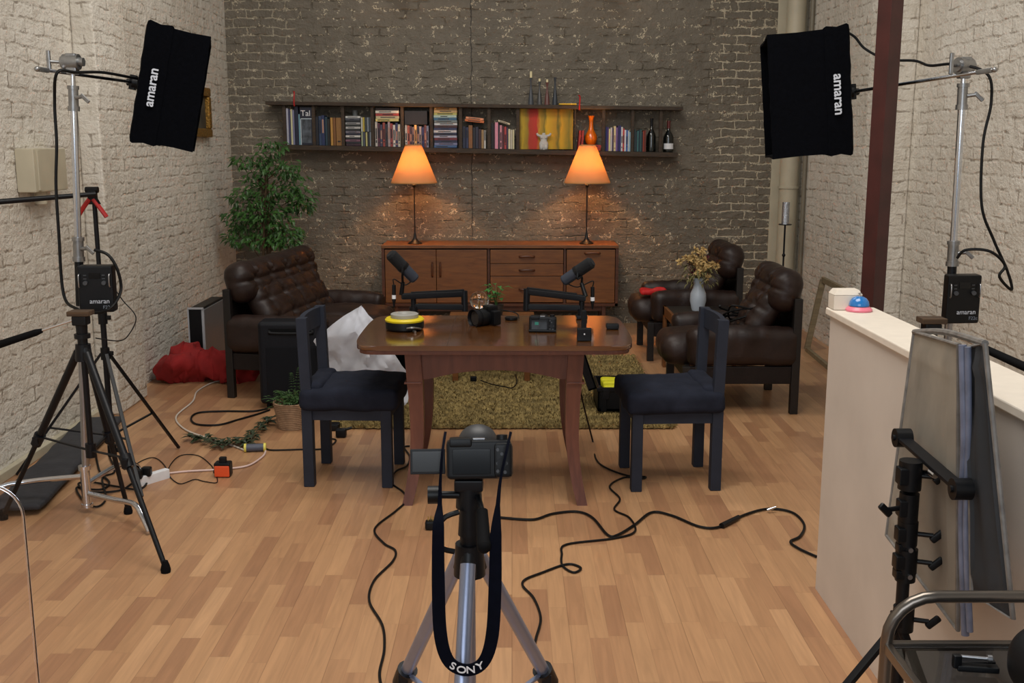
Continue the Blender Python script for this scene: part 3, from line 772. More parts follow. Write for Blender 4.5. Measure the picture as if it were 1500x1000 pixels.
# bay 8
cs = [(20, 20, 24), (60, 40, 50), (214, 140, 160), (40, 38, 50), (196, 130, 140), (80, 36, 44), (170, 60, 60), (60, 44, 70), (214, 204, 170), (190, 180, 160), (200, 190, 150)]
hs = [37, 35, 38, 35, 34, 33, 32, 31, 29, 28, 28]; px = 719.5
for i, (c, h) in enumerate(zip(cs, hs)):
    w_ = (3.6, 2, 4.8, 2.2, 3.6, 3, 3.4, 2.6, 3, 3, 3)[i]; upright(7, px, w_-.15, h, c, i, strip=ST if i in (0, 4, 6) else None); px += w_
flat(7, 729.5, 18, .016, (205, 190, 160), 0, RAILB(729)+39.6*S, tilt=R(17), what='slanting on the row')
# bay 9: painting and statuette
pt = thing('painting', 'unframed yellow and red striped canvas standing in the ladder shelf', 'painting', (LX(760.5), YF+.06, RAILB(761)+.001))
pb = MB().box(0, 79*S, 0, .02, 0, 59.5*S, .002)
pm = bpy.data.materials.new('striped_canvas'); pm.use_nodes = True; nt = pm.node_tree; N = nt.nodes; L = nt.links
tc = N.new('ShaderNodeTexCoord'); sp = N.new('ShaderNodeSeparateXYZ'); L.new(tc.outputs['Object'], sp.inputs[0])
nn = N.new('ShaderNodeTexNoise'); nn.inputs['Scale'].default_value = 24; nn.inputs['Detail'].default_value = 6; mp = N.new('ShaderNodeMapping'); mp.inputs['Scale'].default_value = (1.5, 1, .35); L.new(tc.outputs['Object'], mp.inputs[0]); L.new(mp.outputs[0], nn.inputs['Vector'])
xx = math_node(nt, 'ADD', math_node(nt, 'DIVIDE', sp.outputs[0], 79*S), math_node(nt, 'MULTIPLY', math_node(nt, 'SUBTRACT', nn.outputs[0], .5), .12))
rp = N.new('ShaderNodeValToRGB'); L.new(xx, rp.inputs[0]); el = rp.color_ramp.elements; el[0].position = 0; el[0].color = rgb(120, 92, 20); el[1].position = 1; el[1].color = rgb(205, 150, 16)
for pos, c in [(.06, (196, 160, 30)), (.15, (150, 120, 20)), (.2, (176, 50, 24)), (.33, (190, 44, 26)), (.38, (196, 150, 30)), (.48, (120, 110, 26)), (.52, (214, 168, 24)), (.68, (190, 140, 20)), (.73, (110, 100, 20)), (.78, (214, 160, 16)), (.93, (130, 118, 30))]:
    e = el.new(pos); e.color = rgb(*c)
L.new(rp.outputs[0], N['Principled BSDF'].inputs['Base Color']); N['Principled BSDF'].inputs['Roughness'].default_value = .6
obj('canvas', pb, pm, pt)
st = MB()
H = 24*S
prof = [(.0, 0), (.26, 0), (.27, .12), (.30, .3), (.29, .38), (.20, .55), (.24, .68), (.30, .8), (.26, .87), (.1, .91), (.09, 1.0), (0, 1.0)]
st.lathe([(r*H*.95, z_*H) for r, z_ in prof], n=24, M=Matrix.Diagonal((1, .6, 1, 1)))
for sx in (-1, 1):
    st.tube([(sx*.2*H, 0, .82*H), (sx*.34*H, -.005, .86*H), (sx*.43*H, -.005, .98*H)], [.08*H, .075*H, .06*H], 10, 4)
    st.ball((sx*.12*H, -.10*H, .73*H), .085*H, 12); st.ball((sx*.13*H, -.02, .16*H), .13*H, 12, sc=(1, .8, 1.3))
o = obj('statuette', st, mat('white_plaster', (196, 192, 186), .6), None); o.location = (LX(796.5), YF+.02, RAILB(796)+.002)
tag(o, 'small white plaster torso statuette in front of the striped painting', 'statuette')
# bay 10: red books and orange vase
upright(9, 846, 3.4, 29, (150, 34, 28), 0, lean=R(5)); upright(9, 850.4, 3.4, 29, (130, 30, 26), 1, lean=R(4))
z = RAILB(860)+.001
flat(9, 854, 26, .026, (150, 40, 30), 0, z); flat(9, 855, 25, .024, (170, 44, 34), 1, z+.026)
v = MB().lathe([(r*S, z_*S) for r, z_ in [(0, 0), (5, 0), (7.6, 3), (9.2, 8), (8.8, 13), (6.2, 18), (3.8, 23), (2.9, 29), (3.1, 36), (4.8, 42), (4.2, 42), (2.4, 36), (0, 34)]], n=36)
o = obj('vase', v, mat('orange_glazed', (226, 110, 14), .18, coat=.5), None); o.location = (LX(866.5), YF+.085, z+.0505)
tag(o, 'glossy orange bottle shaped vase on two flat red books', 'vase')
# bay 11
cs = [(40, 50, 110), (90, 60, 120), (214, 208, 150), (196, 190, 190), (60, 50, 80), (214, 196, 150), (120, 90, 150), (50, 40, 90), (44, 48, 110), (205, 205, 205), (190, 60, 60), (210, 210, 214), (60, 100, 170), (190, 196, 200), (150, 190, 210)]
hs = [35, 34, 32, 34, 33, 36, 34, 37, 37, 35, 33, 31, 31, 30, 28]; px = 887
for i, (c, h) in enumerate(zip(cs, hs)):
    w_ = (2.4, 2.2, 2.6, 2.6, 2, 3.4, 2.4, 2.6, 2.4, 2.6, 2.4, 2.6, 2.4, 2.2, 2)[i]; upright(10, px, w_-.1, h, c, i, strip=ST if i in (5, 9, 10, 12) else None); px += w_
# bay 12
cs = [(40, 60, 64), (34, 50, 60), (60, 110, 110), (30, 56, 70), (50, 90, 90), (40, 44, 50), (150, 60, 40), (110, 50, 40)]
px = 929
for i, c in enumerate(cs):
    upright(11, px, 2, 32-(i*3 % 4), c, i, strip=None); px += 2.15
def bottle(px, h, r, label, foil, lab):
    t = thing('wine_bottle', label, 'bottle', (LX(px), YF+.06, RAILB(px)+.002), 0, 'bottles at the right end of the ladder shelf')
    H = h*S; rr = r*S
    obj('glass_body', MB().lathe([(0, 0), (rr*.95, 0), (rr, .01), (rr, H*.46), (rr*.8, H*.56), (rr*.36, H*.68), (rr*.28, H*.8), (rr*.28, H*.97), (rr*.34, H*.97), (rr*.34, H), (0, H)], n=28), M_bottle, t)
    obj('foil', MB().lathe([(rr*.31, H*.76), (rr*.31, H*.96), (rr*.38, H*.965), (rr*.37, H*1.004), (0, H*1.006)], n=24), foil, t)
    if lab:
        pts = []
        b = MB(); n = 14; z0, z1 = H*.1, H*.28
        for i in range(n):
            a0 = -PI/2-1.1+2.2*i/n; a1 = -PI/2-1.1+2.2*(i+1)/n; q = rr+.0012
            b.quad((q*math.cos(a0), q*math.sin(a0), z0), (q*math.cos(a1), q*math.sin(a1), z0), (q*math.cos(a1), q*math.sin(a1), z1), (q*math.cos(a0), q*math.sin(a0), z1))
        obj('paper_label', b, M_white, t)
    return t
bottle(955, 48, 6.6, 'black bottle without label beside teal books at the right of the shelf', M_black, False)
bottle(980, 45, 7.6, 'green glass bottle with white label and dark red neck, at the shelf end', mat('dark_red_foil', (90, 24, 24), .4), True)
# candlesticks on top
for i, (px, h, cc, ch) in enumerate([(777.5, 38, 1, 9), (790, 33, 1, 4), (801, 32, 1, 4), (812.5, 39, 0, 0)]):
    nm = ['tallest slim candlestick holding the longest cream candle, on top of the shelf', 'second candlestick from the left on the shelf top, short cream candle', 'third candlestick from the left on the shelf top, reddish, stub of candle', 'empty dark grey candlestick at the right of the row on the shelf top'][i]
    t = thing('candlestick', nm, 'candlestick', (LX(px), 9.58, RAILT(px)+.001), 0, 'candlesticks on top of the ladder shelf')
    m = mat('candlestick_glaze_%d' % i, [(70, 74, 80), (74, 74, 74), (104, 66, 62), (52, 58, 66)][i], .25)
    obj('stem', MB().lathe([(0, 0), (4.1*S, 0), (4.1*S, .006), (3.4*S, h*S*.25), (1.5*S, h*S*.62), (1.1*S, h*S*.8), (1.9*S, h*S*.94), (2.2*S, h*S), (0, h*S)], n=24), m, t)
    if cc: obj('candle', MB().cyl((0, 0, h*S), (0, 0, (h+ch)*S), 1.8*S if i == 0 else 1.6*S), mat('candle_wax', (224, 212, 170), .5), t)
o = obj('book', MB().box(0, 46*S, 0, .15, 0, .012, .001), book_mat((190, 160, 40)), None); o.location = (LX(800), 9.52, RAILT(820)+.004)
o.location.x = LX(818); o.location.z = RAILT(818)+.002
tag(o, 'yellow thin book lying on top of the shelf right of the candlesticks', 'book'); o.scale = (.55, 1, 1)
bw = MB().lathe([(0, 0), (3.5*S, 0), (4*S, 8*S), (3.8*S, 8*S), (3.3*S, .004), (0, .004)], n=24)
o = obj('glass_tumbler', bw, mat('grey_glass', (90, 94, 96), .1), None); o.location = (LX(520), YF+.06, RAILB(507)+.001+.0186*14+.001)
tag(o, 'small glass tumbler on the disc cases in the third bay', 'glass')

# ------------------------------------------------------------------ plants
def leaf_into(bm, p, d, up, L, W):
    d = d.normalized(); s_ = d.cross(up)
    if s_.length < .01: s_ = Vector((1, 0, 0))
    s_.normalize(); n_ = s_.cross(d)
    dr = -n_*L*.12
    a = bm.verts.new(p); b = bm.verts.new(p+d*L*.45+s_*W*.5+n_*W*.15); c = bm.verts.new(p+d*L+dr*2); e = bm.verts.new(p+d*L*.45-s_*W*.5+n_*W*.15); m_ = bm.verts.new(p+d*L*.5)
    bm.faces.new((a, b, m_)); bm.faces.new((b, c, m_)); bm.faces.new((c, e, m_)); bm.faces.new((e, a, m_))
def ficus():
    D = 9.05
    base = P(392, 400, D=D); t = thing('ficus_tree', 'leafy green ficus in a pot behind the sofa in the back left corner', 'plant', (base.x, D, 0))
    rn = random.Random(11)
    obj('pot', MB().lathe([(0, 0), (.13, 0), (.17, .28), (.18, .28), (.18, .31), (.15, .31), (.145, .27), (0, .27)], n=32), mat('dark_pot', (50, 44, 40), .6), t)
    tr = MB()
    top = P(400, 250, D=D)-t.location
    for k in range(3):
        a = k*2.1; tr.tube([(.03*math.cos(a), .03*math.sin(a), .26), (.03*math.cos(a+1.5), .03*math.sin(a+1.5), .7), (.03*math.cos(a+3), .03*math.sin(a+3), 1.15), (top.x*.6+.02*math.cos(a), 0, 1.5)], [.016, .013, .01, .006], 8, 5)
    obj('trunk', tr, M_bark, t)
    bm = bmesh.new(); br = MB()
    blobs = [(400, 215, 26, 15, 100), (380, 232, 24, 12, 70), (355, 236, 18, 12, 80), (398, 246, 36, 16, 150), (425, 243, 20, 14, 60), (372, 262, 16, 14, 60), (420, 262, 30, 16, 120), (398, 282, 40, 18, 220), (438, 284, 26, 18, 170), (365, 290, 26, 20, 150), (385, 306, 45, 16, 230), (440, 302, 18, 12, 80), (350, 318, 20, 16, 90), (372, 330, 40, 18, 220), (415, 340, 30, 18, 190), (425, 350, 22, 14, 110), (352, 345, 22, 16, 130), (385, 352, 36, 14, 170), (400, 318, 40, 14, 150)]
    for (px, py, rx, ry, n) in blobs:
        c = P(px, py, D=D); c.y += rn.uniform(-.1, .1)
        root = Vector((t.location.x+rn.uniform(-.05, .05), D, c.z-rn.uniform(.12, .3)))
        br.tube([root-t.location, (root+c)/2+Vector((0, 0, .03))-t.location, c-t.location], [.006, .004, .002], 5, 3)
        for i in range(int(n*.62)):
            while True:
                v = Vector((rn.uniform(-1, 1), rn.uniform(-1, 1), rn.uniform(-1, 1)))
                if v.length < 1: break
            p = c+Vector((v.x*rx*S*.92, v.y*rx*S*.7, v.z*ry*S*.8))-t.location
            if p.y+D > 9.72: p.y = 9.70-D-rn.uniform(0, .1)
            p.x = max(p.x, XL+.03-t.location.x)
            d = Vector((v.x+rn.uniform(-.6, .6), v.y-.35+rn.uniform(-.6, .6), rn.uniform(-1.1, .25)))
            leaf_into(bm, p, d, Vector((rn.uniform(-.4, .4), -.5, 1)), rn.uniform(.045, .085), rn.uniform(.018, .032))
    mb = MB(); mb.bm = bm
    f = obj('foliage', mb, M_leaf, t, smooth=False); f['kind'] = 'stuff'
    obj('branches', br, M_bark, t)
ficus()

def flower_vase():
    p = P(1022, 454, D=7.62, ); t = thing('flower_vase', 'white ceramic vase of dried cream flowers on the table between the armchairs', 'vase', (p.x, 7.62, .455))
    s = .0052
    obj('vase_body', MB().lathe([(r*s, z_*s) for r, z_ in [(0, 0), (8, 0), (9, 3), (11.3, 14), (10.8, 24), (7.4, 32), (6.6, 37), (9, 46), (8.2, 46), (5.8, 37), (0, 33)]], n=36), mat('pale_blue_white_glaze', (172, 180, 190), .3), t)
    rn = random.Random(5); st = MB(); pet = bmesh.new(); lv = bmesh.new(); red = bmesh.new()
    k = 0
    for i in range(34):
        a = rn.uniform(0, 2*PI); rr = rn.uniform(.02, .15)**1.0; c = Vector((rr*math.cos(a)*1.05, rr*math.sin(a)*.9, .30+rn.uniform(-.0, .15)-rr*.35))
        st.tube([(0, 0, .18), c*.5+Vector((0, 0, .1)), c], .0022, 5, 4)
        b = red if i % 7 == 3 else pet
        for q in range(26):
            v = Vector((rn.gauss(0, 1), rn.gauss(0, 1), rn.gauss(0, 1))).normalized()
            leaf_into(b, c+v*.006, v+Vector((0, 0, .35)), Vector((rn.uniform(-1, 1), rn.uniform(-1, 1), .4)), rn.uniform(.018, .032), rn.uniform(.012, .02))
    for i in range(130):
        a = rn.uniform(0, 2*PI); rr = rn.uniform(.03, .13); c = Vector((rr*math.cos(a), rr*math.sin(a), rn.uniform(.2, .34)))
        leaf_into(lv, c, Vector((math.cos(a), math.sin(a), rn.uniform(-1.2, .3))), Vector((0, 0, 1)), rn.uniform(.03, .06), rn.uniform(.012, .02))
    obj('stems', st, mat('dry_stem', (92, 86, 50), .7), t)
    for nm, b, m in (('petals', pet, mat('dried_cream_petals', (190, 160, 105), .8, vary=.4, scale=20)), ('red_petals', red, mat('dried_red_petals', (84, 26, 34), .8)), ('dry_leaves', lv, mat('dried_leaves', (110, 104, 62), .8, vary=.3))):
        x = MB(); x.bm = b; o = obj(nm, x, m, t, smooth=False); o['kind'] = 'stuff'
flower_vase()

def fern_basket():
    p = P(424, 632, z=0); p.y += .09
    t = thing('potted_fern', 'small green fern in a woven basket between suitcase and left chair', 'plant', (p.x, p.y, 0))
    bk = MB(); n = 40
    for k in range(14):
        z0 = .006+k*.0115; r = .075+.028*(k/13)
        bk.tube([((r+.0015*math.cos(i*PI*.9))*math.cos(2*PI*i/n), (r+.0015*math.cos(i*PI*.9))*math.sin(2*PI*i/n), z0) for i in range(n+1)], .0062, 6, 0)
    bk.lathe([(0, .002), (.072, .002), (.098, .15), (0, .145)], n=24)
    obj('basket', bk, mat('woven_straw', (150, 120, 92), .8, vary=.25, scale=30, bump=.4), t)
    bm = bmesh.new(); rn = random.Random(8)
    def frond(p0, a, L, H, ls=.022, w_=.009):
        n = 18
        for i in range(n):
            u = i/n; x = L*u; z = H*math.sin(u*2.1)
            c = p0+Vector((x*math.cos(a), x*math.sin(a), z)); dirv = Vector((math.cos(a), math.sin(a), .1))
            for s_ in (-1, 1):
                d = Vector((-math.sin(a)*s_, math.cos(a)*s_, .1))+dirv*.5
                leaf_into(bm, c, d, Vector((0, 0, 1)), ls*(1.15-u), w_)
    for i in range(40): frond(Vector((rn.uniform(-.03, .03), rn.uniform(-.03, .03), .15)), rn.uniform(0, 2*PI), rn.uniform(.07, .16), rn.uniform(.02, .07), .02)
    for a, L, H in ((R(70), .08, .20), (R(30), .10, .15), (R(120), .06, .17)): frond(Vector((.02, 0, .15)), a, L, H, .035, .012)
    for i in range(200):
        v = Vector((rn.gauss(0, .05), rn.gauss(0, .05), rn.uniform(.13, .2))); leaf_into(bm, v, Vector((v.x*12, v.y*12, rn.uniform(-.2, .6))), Vector((0, 0, 1)), .03, .012)
    x = MB(); x.bm = bm; o = obj('fronds', x, M_leaf2, t, smooth=False); o['kind'] = 'stuff'
fern_basket()
def vine():
    px = [(280, 641), (300, 642), (325, 652), (345, 645), (365, 650), (372, 636), (385, 622), (398, 612)]
    pts = [P(a, b, z=.02) for a, b in px]
    c = pts[0]; t = thing('trailing_vine', 'trailing dark green vine lying on the floor in front of the fern basket', 'plant', (c.x, c.y, 0))
    cp = catmull(pts, 8); bm = bmesh.new(); rn = random.Random(2)
    obj('stem', MB().tube(pts, .003, 6, 6), M_bark, t, True)
    for p in cp:
        for k in range(3):
            a = rn.uniform(0, 2*PI); d = Vector((math.cos(a), math.sin(a), rn.uniform(-.1, .6)))
            leaf_into(bm, p-c+Vector((0, 0, .02))+d*.006, d, Vector((0, 0, 1)), rn.uniform(.045, .07), rn.uniform(.022, .032))
    x = MB(); x.bm = bm; o = obj('leaves', x, mat('vine_leaf', (40, 52, 30), .5, vary=.3), t, smooth=False); o['kind'] = 'stuff'
vine()

# ------------------------------------------------------------------ stands, softboxes, cameras
def tripod(name, label, centre, apex_z, feet, mtl, rl, head=None, group=None, col_low=.35, collar=.52, lower=M_matte):
    t = thing(name, label, 'tripod', (centre[0], centre[1], 0), 0, group)
    A = Vector((centre[0], centre[1], apex_z))
    obj('shoulder', MB().cyl(A+Vector((0, 0, -.05)), A+Vector((0, 0, .02)), .034, .030).cyl(A+Vector((0, 0, .02)), A+Vector((0, 0, .045)), .02), M_matte, t, True)
    obj('centre_column', MB().cyl((A.x, A.y, col_low), (A.x, A.y, apex_z+.10), .012), mtl, t, True)
    hub = Vector((A.x, A.y, col_low+.03))
    obj('spreader_hub', MB().cyl(hub-Vector((0, 0, .03)), hub+Vector((0, 0, .03)), .022), M_matte, t, True)
    for f in feet:
        Fv = Vector((f[0], f[1], .018)); d = (Fv-A); hd = Vector((d.x, d.y, 0)).normalized()
        a0 = A+hd*.03+Vector((0, 0, -.015)); k = a0.lerp(Fv, collar)
        lg = obj('leg', MB().cyl(a0, k, rl, rl*.95, 20).cyl(k, Fv, rl*.68, rl*.62, 16), mtl, t, True)
        obj('leg_collar', MB().cyl(k-(Fv-a0).normalized()*.03, k+(Fv-a0).normalized()*.025, rl*1.5, rl*1.35, 16).box(k.x-.012, k.x+.012, k.y-.03, k.y-.005, k.z-.02, k.z+.02, .003), M_matte, lg, True)
        obj('rubber_foot', MB().lathe([(0, -.018), (.018, -.018), (.02, -.006), (.016, .012), (.010, .03), (0, .032)], c=Fv, n=20), M_rubber, lg, True)
        obj('hinge', MB().cyl(A+hd*.012+Vector((0, 0, .005)), a0-Vector((0, 0, .03)), .019, .018), M_matte, lg, True)
        obj('spreader_arm', MB().bar(hub+hd*.02, a0.lerp(Fv, collar-.02), .012, .006, bev=.001), mtl if mtl is M_alu else M_matte, t, True)
    if head:
        hx, tilt = head
        z0 = apex_z+.045
        h = MB().cyl((A.x, A.y, z0), (A.x, A.y, z0+.018), .032).cyl((A.x, A.y, z0+.018), (A.x, A.y, z0+.06), .022, .024)
        h.box(A.x-.03, A.x+.03, A.y-.028, A.y+.028, z0+.055, z0+.095, .006)
        hd_ = obj('pan_head', h, M_matte, t, True)
        obj('quick_release_plate', MB().box(A.x-.045, A.x+.045, A.y-.035, A.y+.035, z0+.095, z0+.115, .003), wood('cork_pad', (60, 44, 30), (84, 62, 40), .8), hd_, True)
        s = Vector((A.x+hx*.03, A.y, z0+.075)); e = s+Vector(tilt)
        q = obj('pan_handle', MB().cyl(s, s.lerp(e, .45), .005), M_chrome, hd_, True)
        obj('grip', MB().cyl(s.lerp(e, .42), s.lerp(e, .5), .009, .014).cyl(s.lerp(e, .5), e, .014, .016, 20), M_rubber, q, True)
    return t
cA = (-1.775, 4.30)
fa = P(243, 838, z=0); fb = P(188, 752, z=0); fc = P(-8, 768, z=0)
tripod('photo_tripod', 'black tripod with empty pan head in front of the left light stand', cA, .815, [(fa.x, fa.y), (fb.x, fb.y), (-2.27, 4.50)], M_matte, .0165, head=(-1, (-.31, -.02, -.10)))
pr = P(1373, 470, D=3.75)
tripod('photo_tripod', 'black tripod with empty pan head standing behind the white partition', (pr.x, 3.80), pr.z-.155, [(pr.x+.42, 3.62), (pr.x-.08, 4.28), (pr.x+.05, 3.36)], M_matte, .014, head=(1, (.22, -.30, -.10)))

# light stand with a horizontal boom pole, close to the left wall
def boom_stand():
    c = Vector((-2.03, 5.18, 0)); t = thing('light_stand', 'black light stand carrying a black boom pole beside the left white wall', 'stand', c)
    obj('mast', MB().cyl((0, 0, .12), (0, 0, .8), .014).cyl((0, 0, .8), (0, 0, 1.42), .011), M_matte, t)
    for z in (.62, .8, .12): obj('collar', MB().cyl((0, 0, z-.03), (0, 0, z+.03), .022).box(.015, .04, -.008, .008, z-.01, z+.012, .003), M_black, t)
    f = P(262, 657, z=0)-c
    a0 = math.atan2(f.y, f.x); r = math.hypot(f.x, f.y)
    for k in range(3):
        a = a0+k*2*PI/3; rr = r if k != 1 else min(r, .48)
        d = Vector((math.cos(a), math.sin(a), 0))
        lg = obj('leg', MB().bar(d*.02+Vector((0, 0, .62)), d*rr+Vector((0, 0, .006)), .018, .012, bev=.002), M_matte, t)
        obj('brace', MB().bar(d*.02+Vector((0, 0, .2)), d*rr*.62+Vector((0, 0, .245)), .014, .008, bev=.002), M_matte, lg)
    obj('clamp_body', MB().box(-.02, .02, -.035, .0, 1.36, 1.44, .005).cyl((-.03, -.02, 1.43), (.03, -.02, 1.43), .015).bar((.0, -.03, 1.42), (.035, -.035, 1.36), .018, .014), M_black, t)
    q = t
    for sx in (-1, 1): obj('clamp_handle', MB().tube([(sx*.01, -.035, 1.385), (sx*.04, -.04, 1.345), (sx*.07, -.04, 1.30)], .011, 8, 4), M_red, q, label='red clamp handle')
    a = P(140, 284, D=5.12)-c; b = Vector((-2.52, 4.80, P(-45, 301, D=4.80).z))-c
    o = obj('boom_pole', MB().cyl(a+c, b+c, .011, .014, 16), M_matte, None)
    o['label'] = 'black boom pole clamped to the stand, pointing to the left wall'; o['category'] = 'pole'
boom_stand()

def softbox(label, c, n, hood, sgn, angle_txt, skirt=.135):
    """square softbox; c back centre, n the way it shines, sgn side whose face shows the lettering"""
    n = Vector(n).normalized(); s_ = Vector((n.y, -n.x, 0)).normalized()
    if s_.y > 0: s_ = -s_
    v = n.cross(s_); v = v if v.z > 0 else -v
    t = thing('softbox', label, 'softbox', c, 0)
    c = Vector(c)
    def ring(r, d, wob=0): return [c+s_*r*a+v*r*b+n*d for a, b in ((-1, -1), (1, -1), (1, 1), (-1, 1))]
    def shell(rings, th=.006):
        b = MB(); R_ = [[b.bm.verts.new(p) for p in r] for r in rings]
        for x, y in zip(R_, R_[1:]):
            for i in range(4): b.bm.faces.new((x[i], x[(i+1) % 4], y[(i+1) % 4], y[i]))
        return b, R_
    def dense(r, d, sag):
        out = []; k = 10
        for i in range(4):
            a = ((-1, -1), (1, -1), (1, 1), (-1, 1))[i]; e = ((1, -1), (1, 1), (-1, 1), (-1, -1))[i]
            for j in range(k):
                u = j/k; x = a[0]*(1-u)+e[0]*u; y = a[1]*(1-u)+e[1]*u; q = 1-sag*math.sin(u*PI)/r
                w_ = .0022*math.sin(u*31+i*2)*math.sin(u*PI)
                out.append(c+s_*r*x*q+v*r*y*q+n*(d+w_))
        return out
    def skin(rings, caps=False):
        b = MB(); R_ = [[b.bm.verts.new(p) for p in r] for r in rings]; m = len(R_[0])
        for x, y in zip(R_, R_[1:]):
            for i in range(m): b.bm.faces.new((x[i], x[(i+1) % m], y[(i+1) % m], y[i]))
        if caps: b.bm.faces.new(R_[0][::-1])
        return b
    R0 = .277
    b = skin([dense(R0-.02, -.012, .0), dense(R0, -.006, 0), dense(R0+.006, .004, .004), dense(R0-.004, skirt*.5, .006), dense(R0+.002, skirt, .004), dense(R0-.002, skirt+.008, .004)], True)
    sk = obj('back_skirt', b, M_fabric_blk, t, True)
    b = skin([dense(R0-.008, skirt, .004), dense(R0-.010, skirt+hood*.5, .012), dense(R0-.006, skirt+hood, .006), dense(R0-.016, skirt+hood, .006), dense(R0-.018, skirt+hood*.5, .012), dense(R0-.016, skirt+.01, .004)])
    hd = obj('fabric_hood', b, M_fabric_blk, t, True)
    b = MB(); q = ring(R0-.025, skirt+.04); b.bm.faces.new([b.bm.verts.new(p) for p in q]); q2 = ring(R0-.025, skirt+.043)
    obj('diffuser', b, mat('diffuser_cloth', (150, 150, 152), .8), hd, True)
    g = MB(); k = 7
    for i in range(1, k):
        u = -1+2*i/k; r = R0-.02
        for e, f_ in ((s_, v), (v, s_)):
            p = c+e*u*r+n*(skirt+hood-.09)
            g.quad(p-f_*r, p+f_*r, p+f_*r+n*.055, p-f_*r+n*.055)
    obj('grid', g, M_fabric_blk, hd, True)
    obj('mount_plate', MB().cyl(c-n*.02, c-n*.008, .09, n=24).cyl(c-n*.055, c-n*.02, .03, n=20).bar(c-n*.05-v*.035, c-n*.05+v*.035, .03, .03, up=(0, 1, .1), bev=.003), M_black, t, True)
    # lettering on the side of the skirt, reading along its height
    o = c+s_*(R0+.0065)+n*skirt*.52-v*.015
    X = v if angle_txt > 0 else -v
    text_mesh('amaran', .060, M_letter, frame_mat(o, X, s_.cross(X)), t, 'lettering', xs=1.0, off=.0012)
    return t, c-n*.055, n, v
SBL = softbox('black softbox on the left stand, its side lettered in white, tilting downward', P(211, 124, D=5.28), (.94, .26, -.205), .175, 1, 1, skirt=.10)
SBR = softbox('black softbox on the right stand, hanging in front of the dark red column', P(1232, 136, D=5.02), (-.985, .17, -.09), .25, 1, -1, skirt=.088)

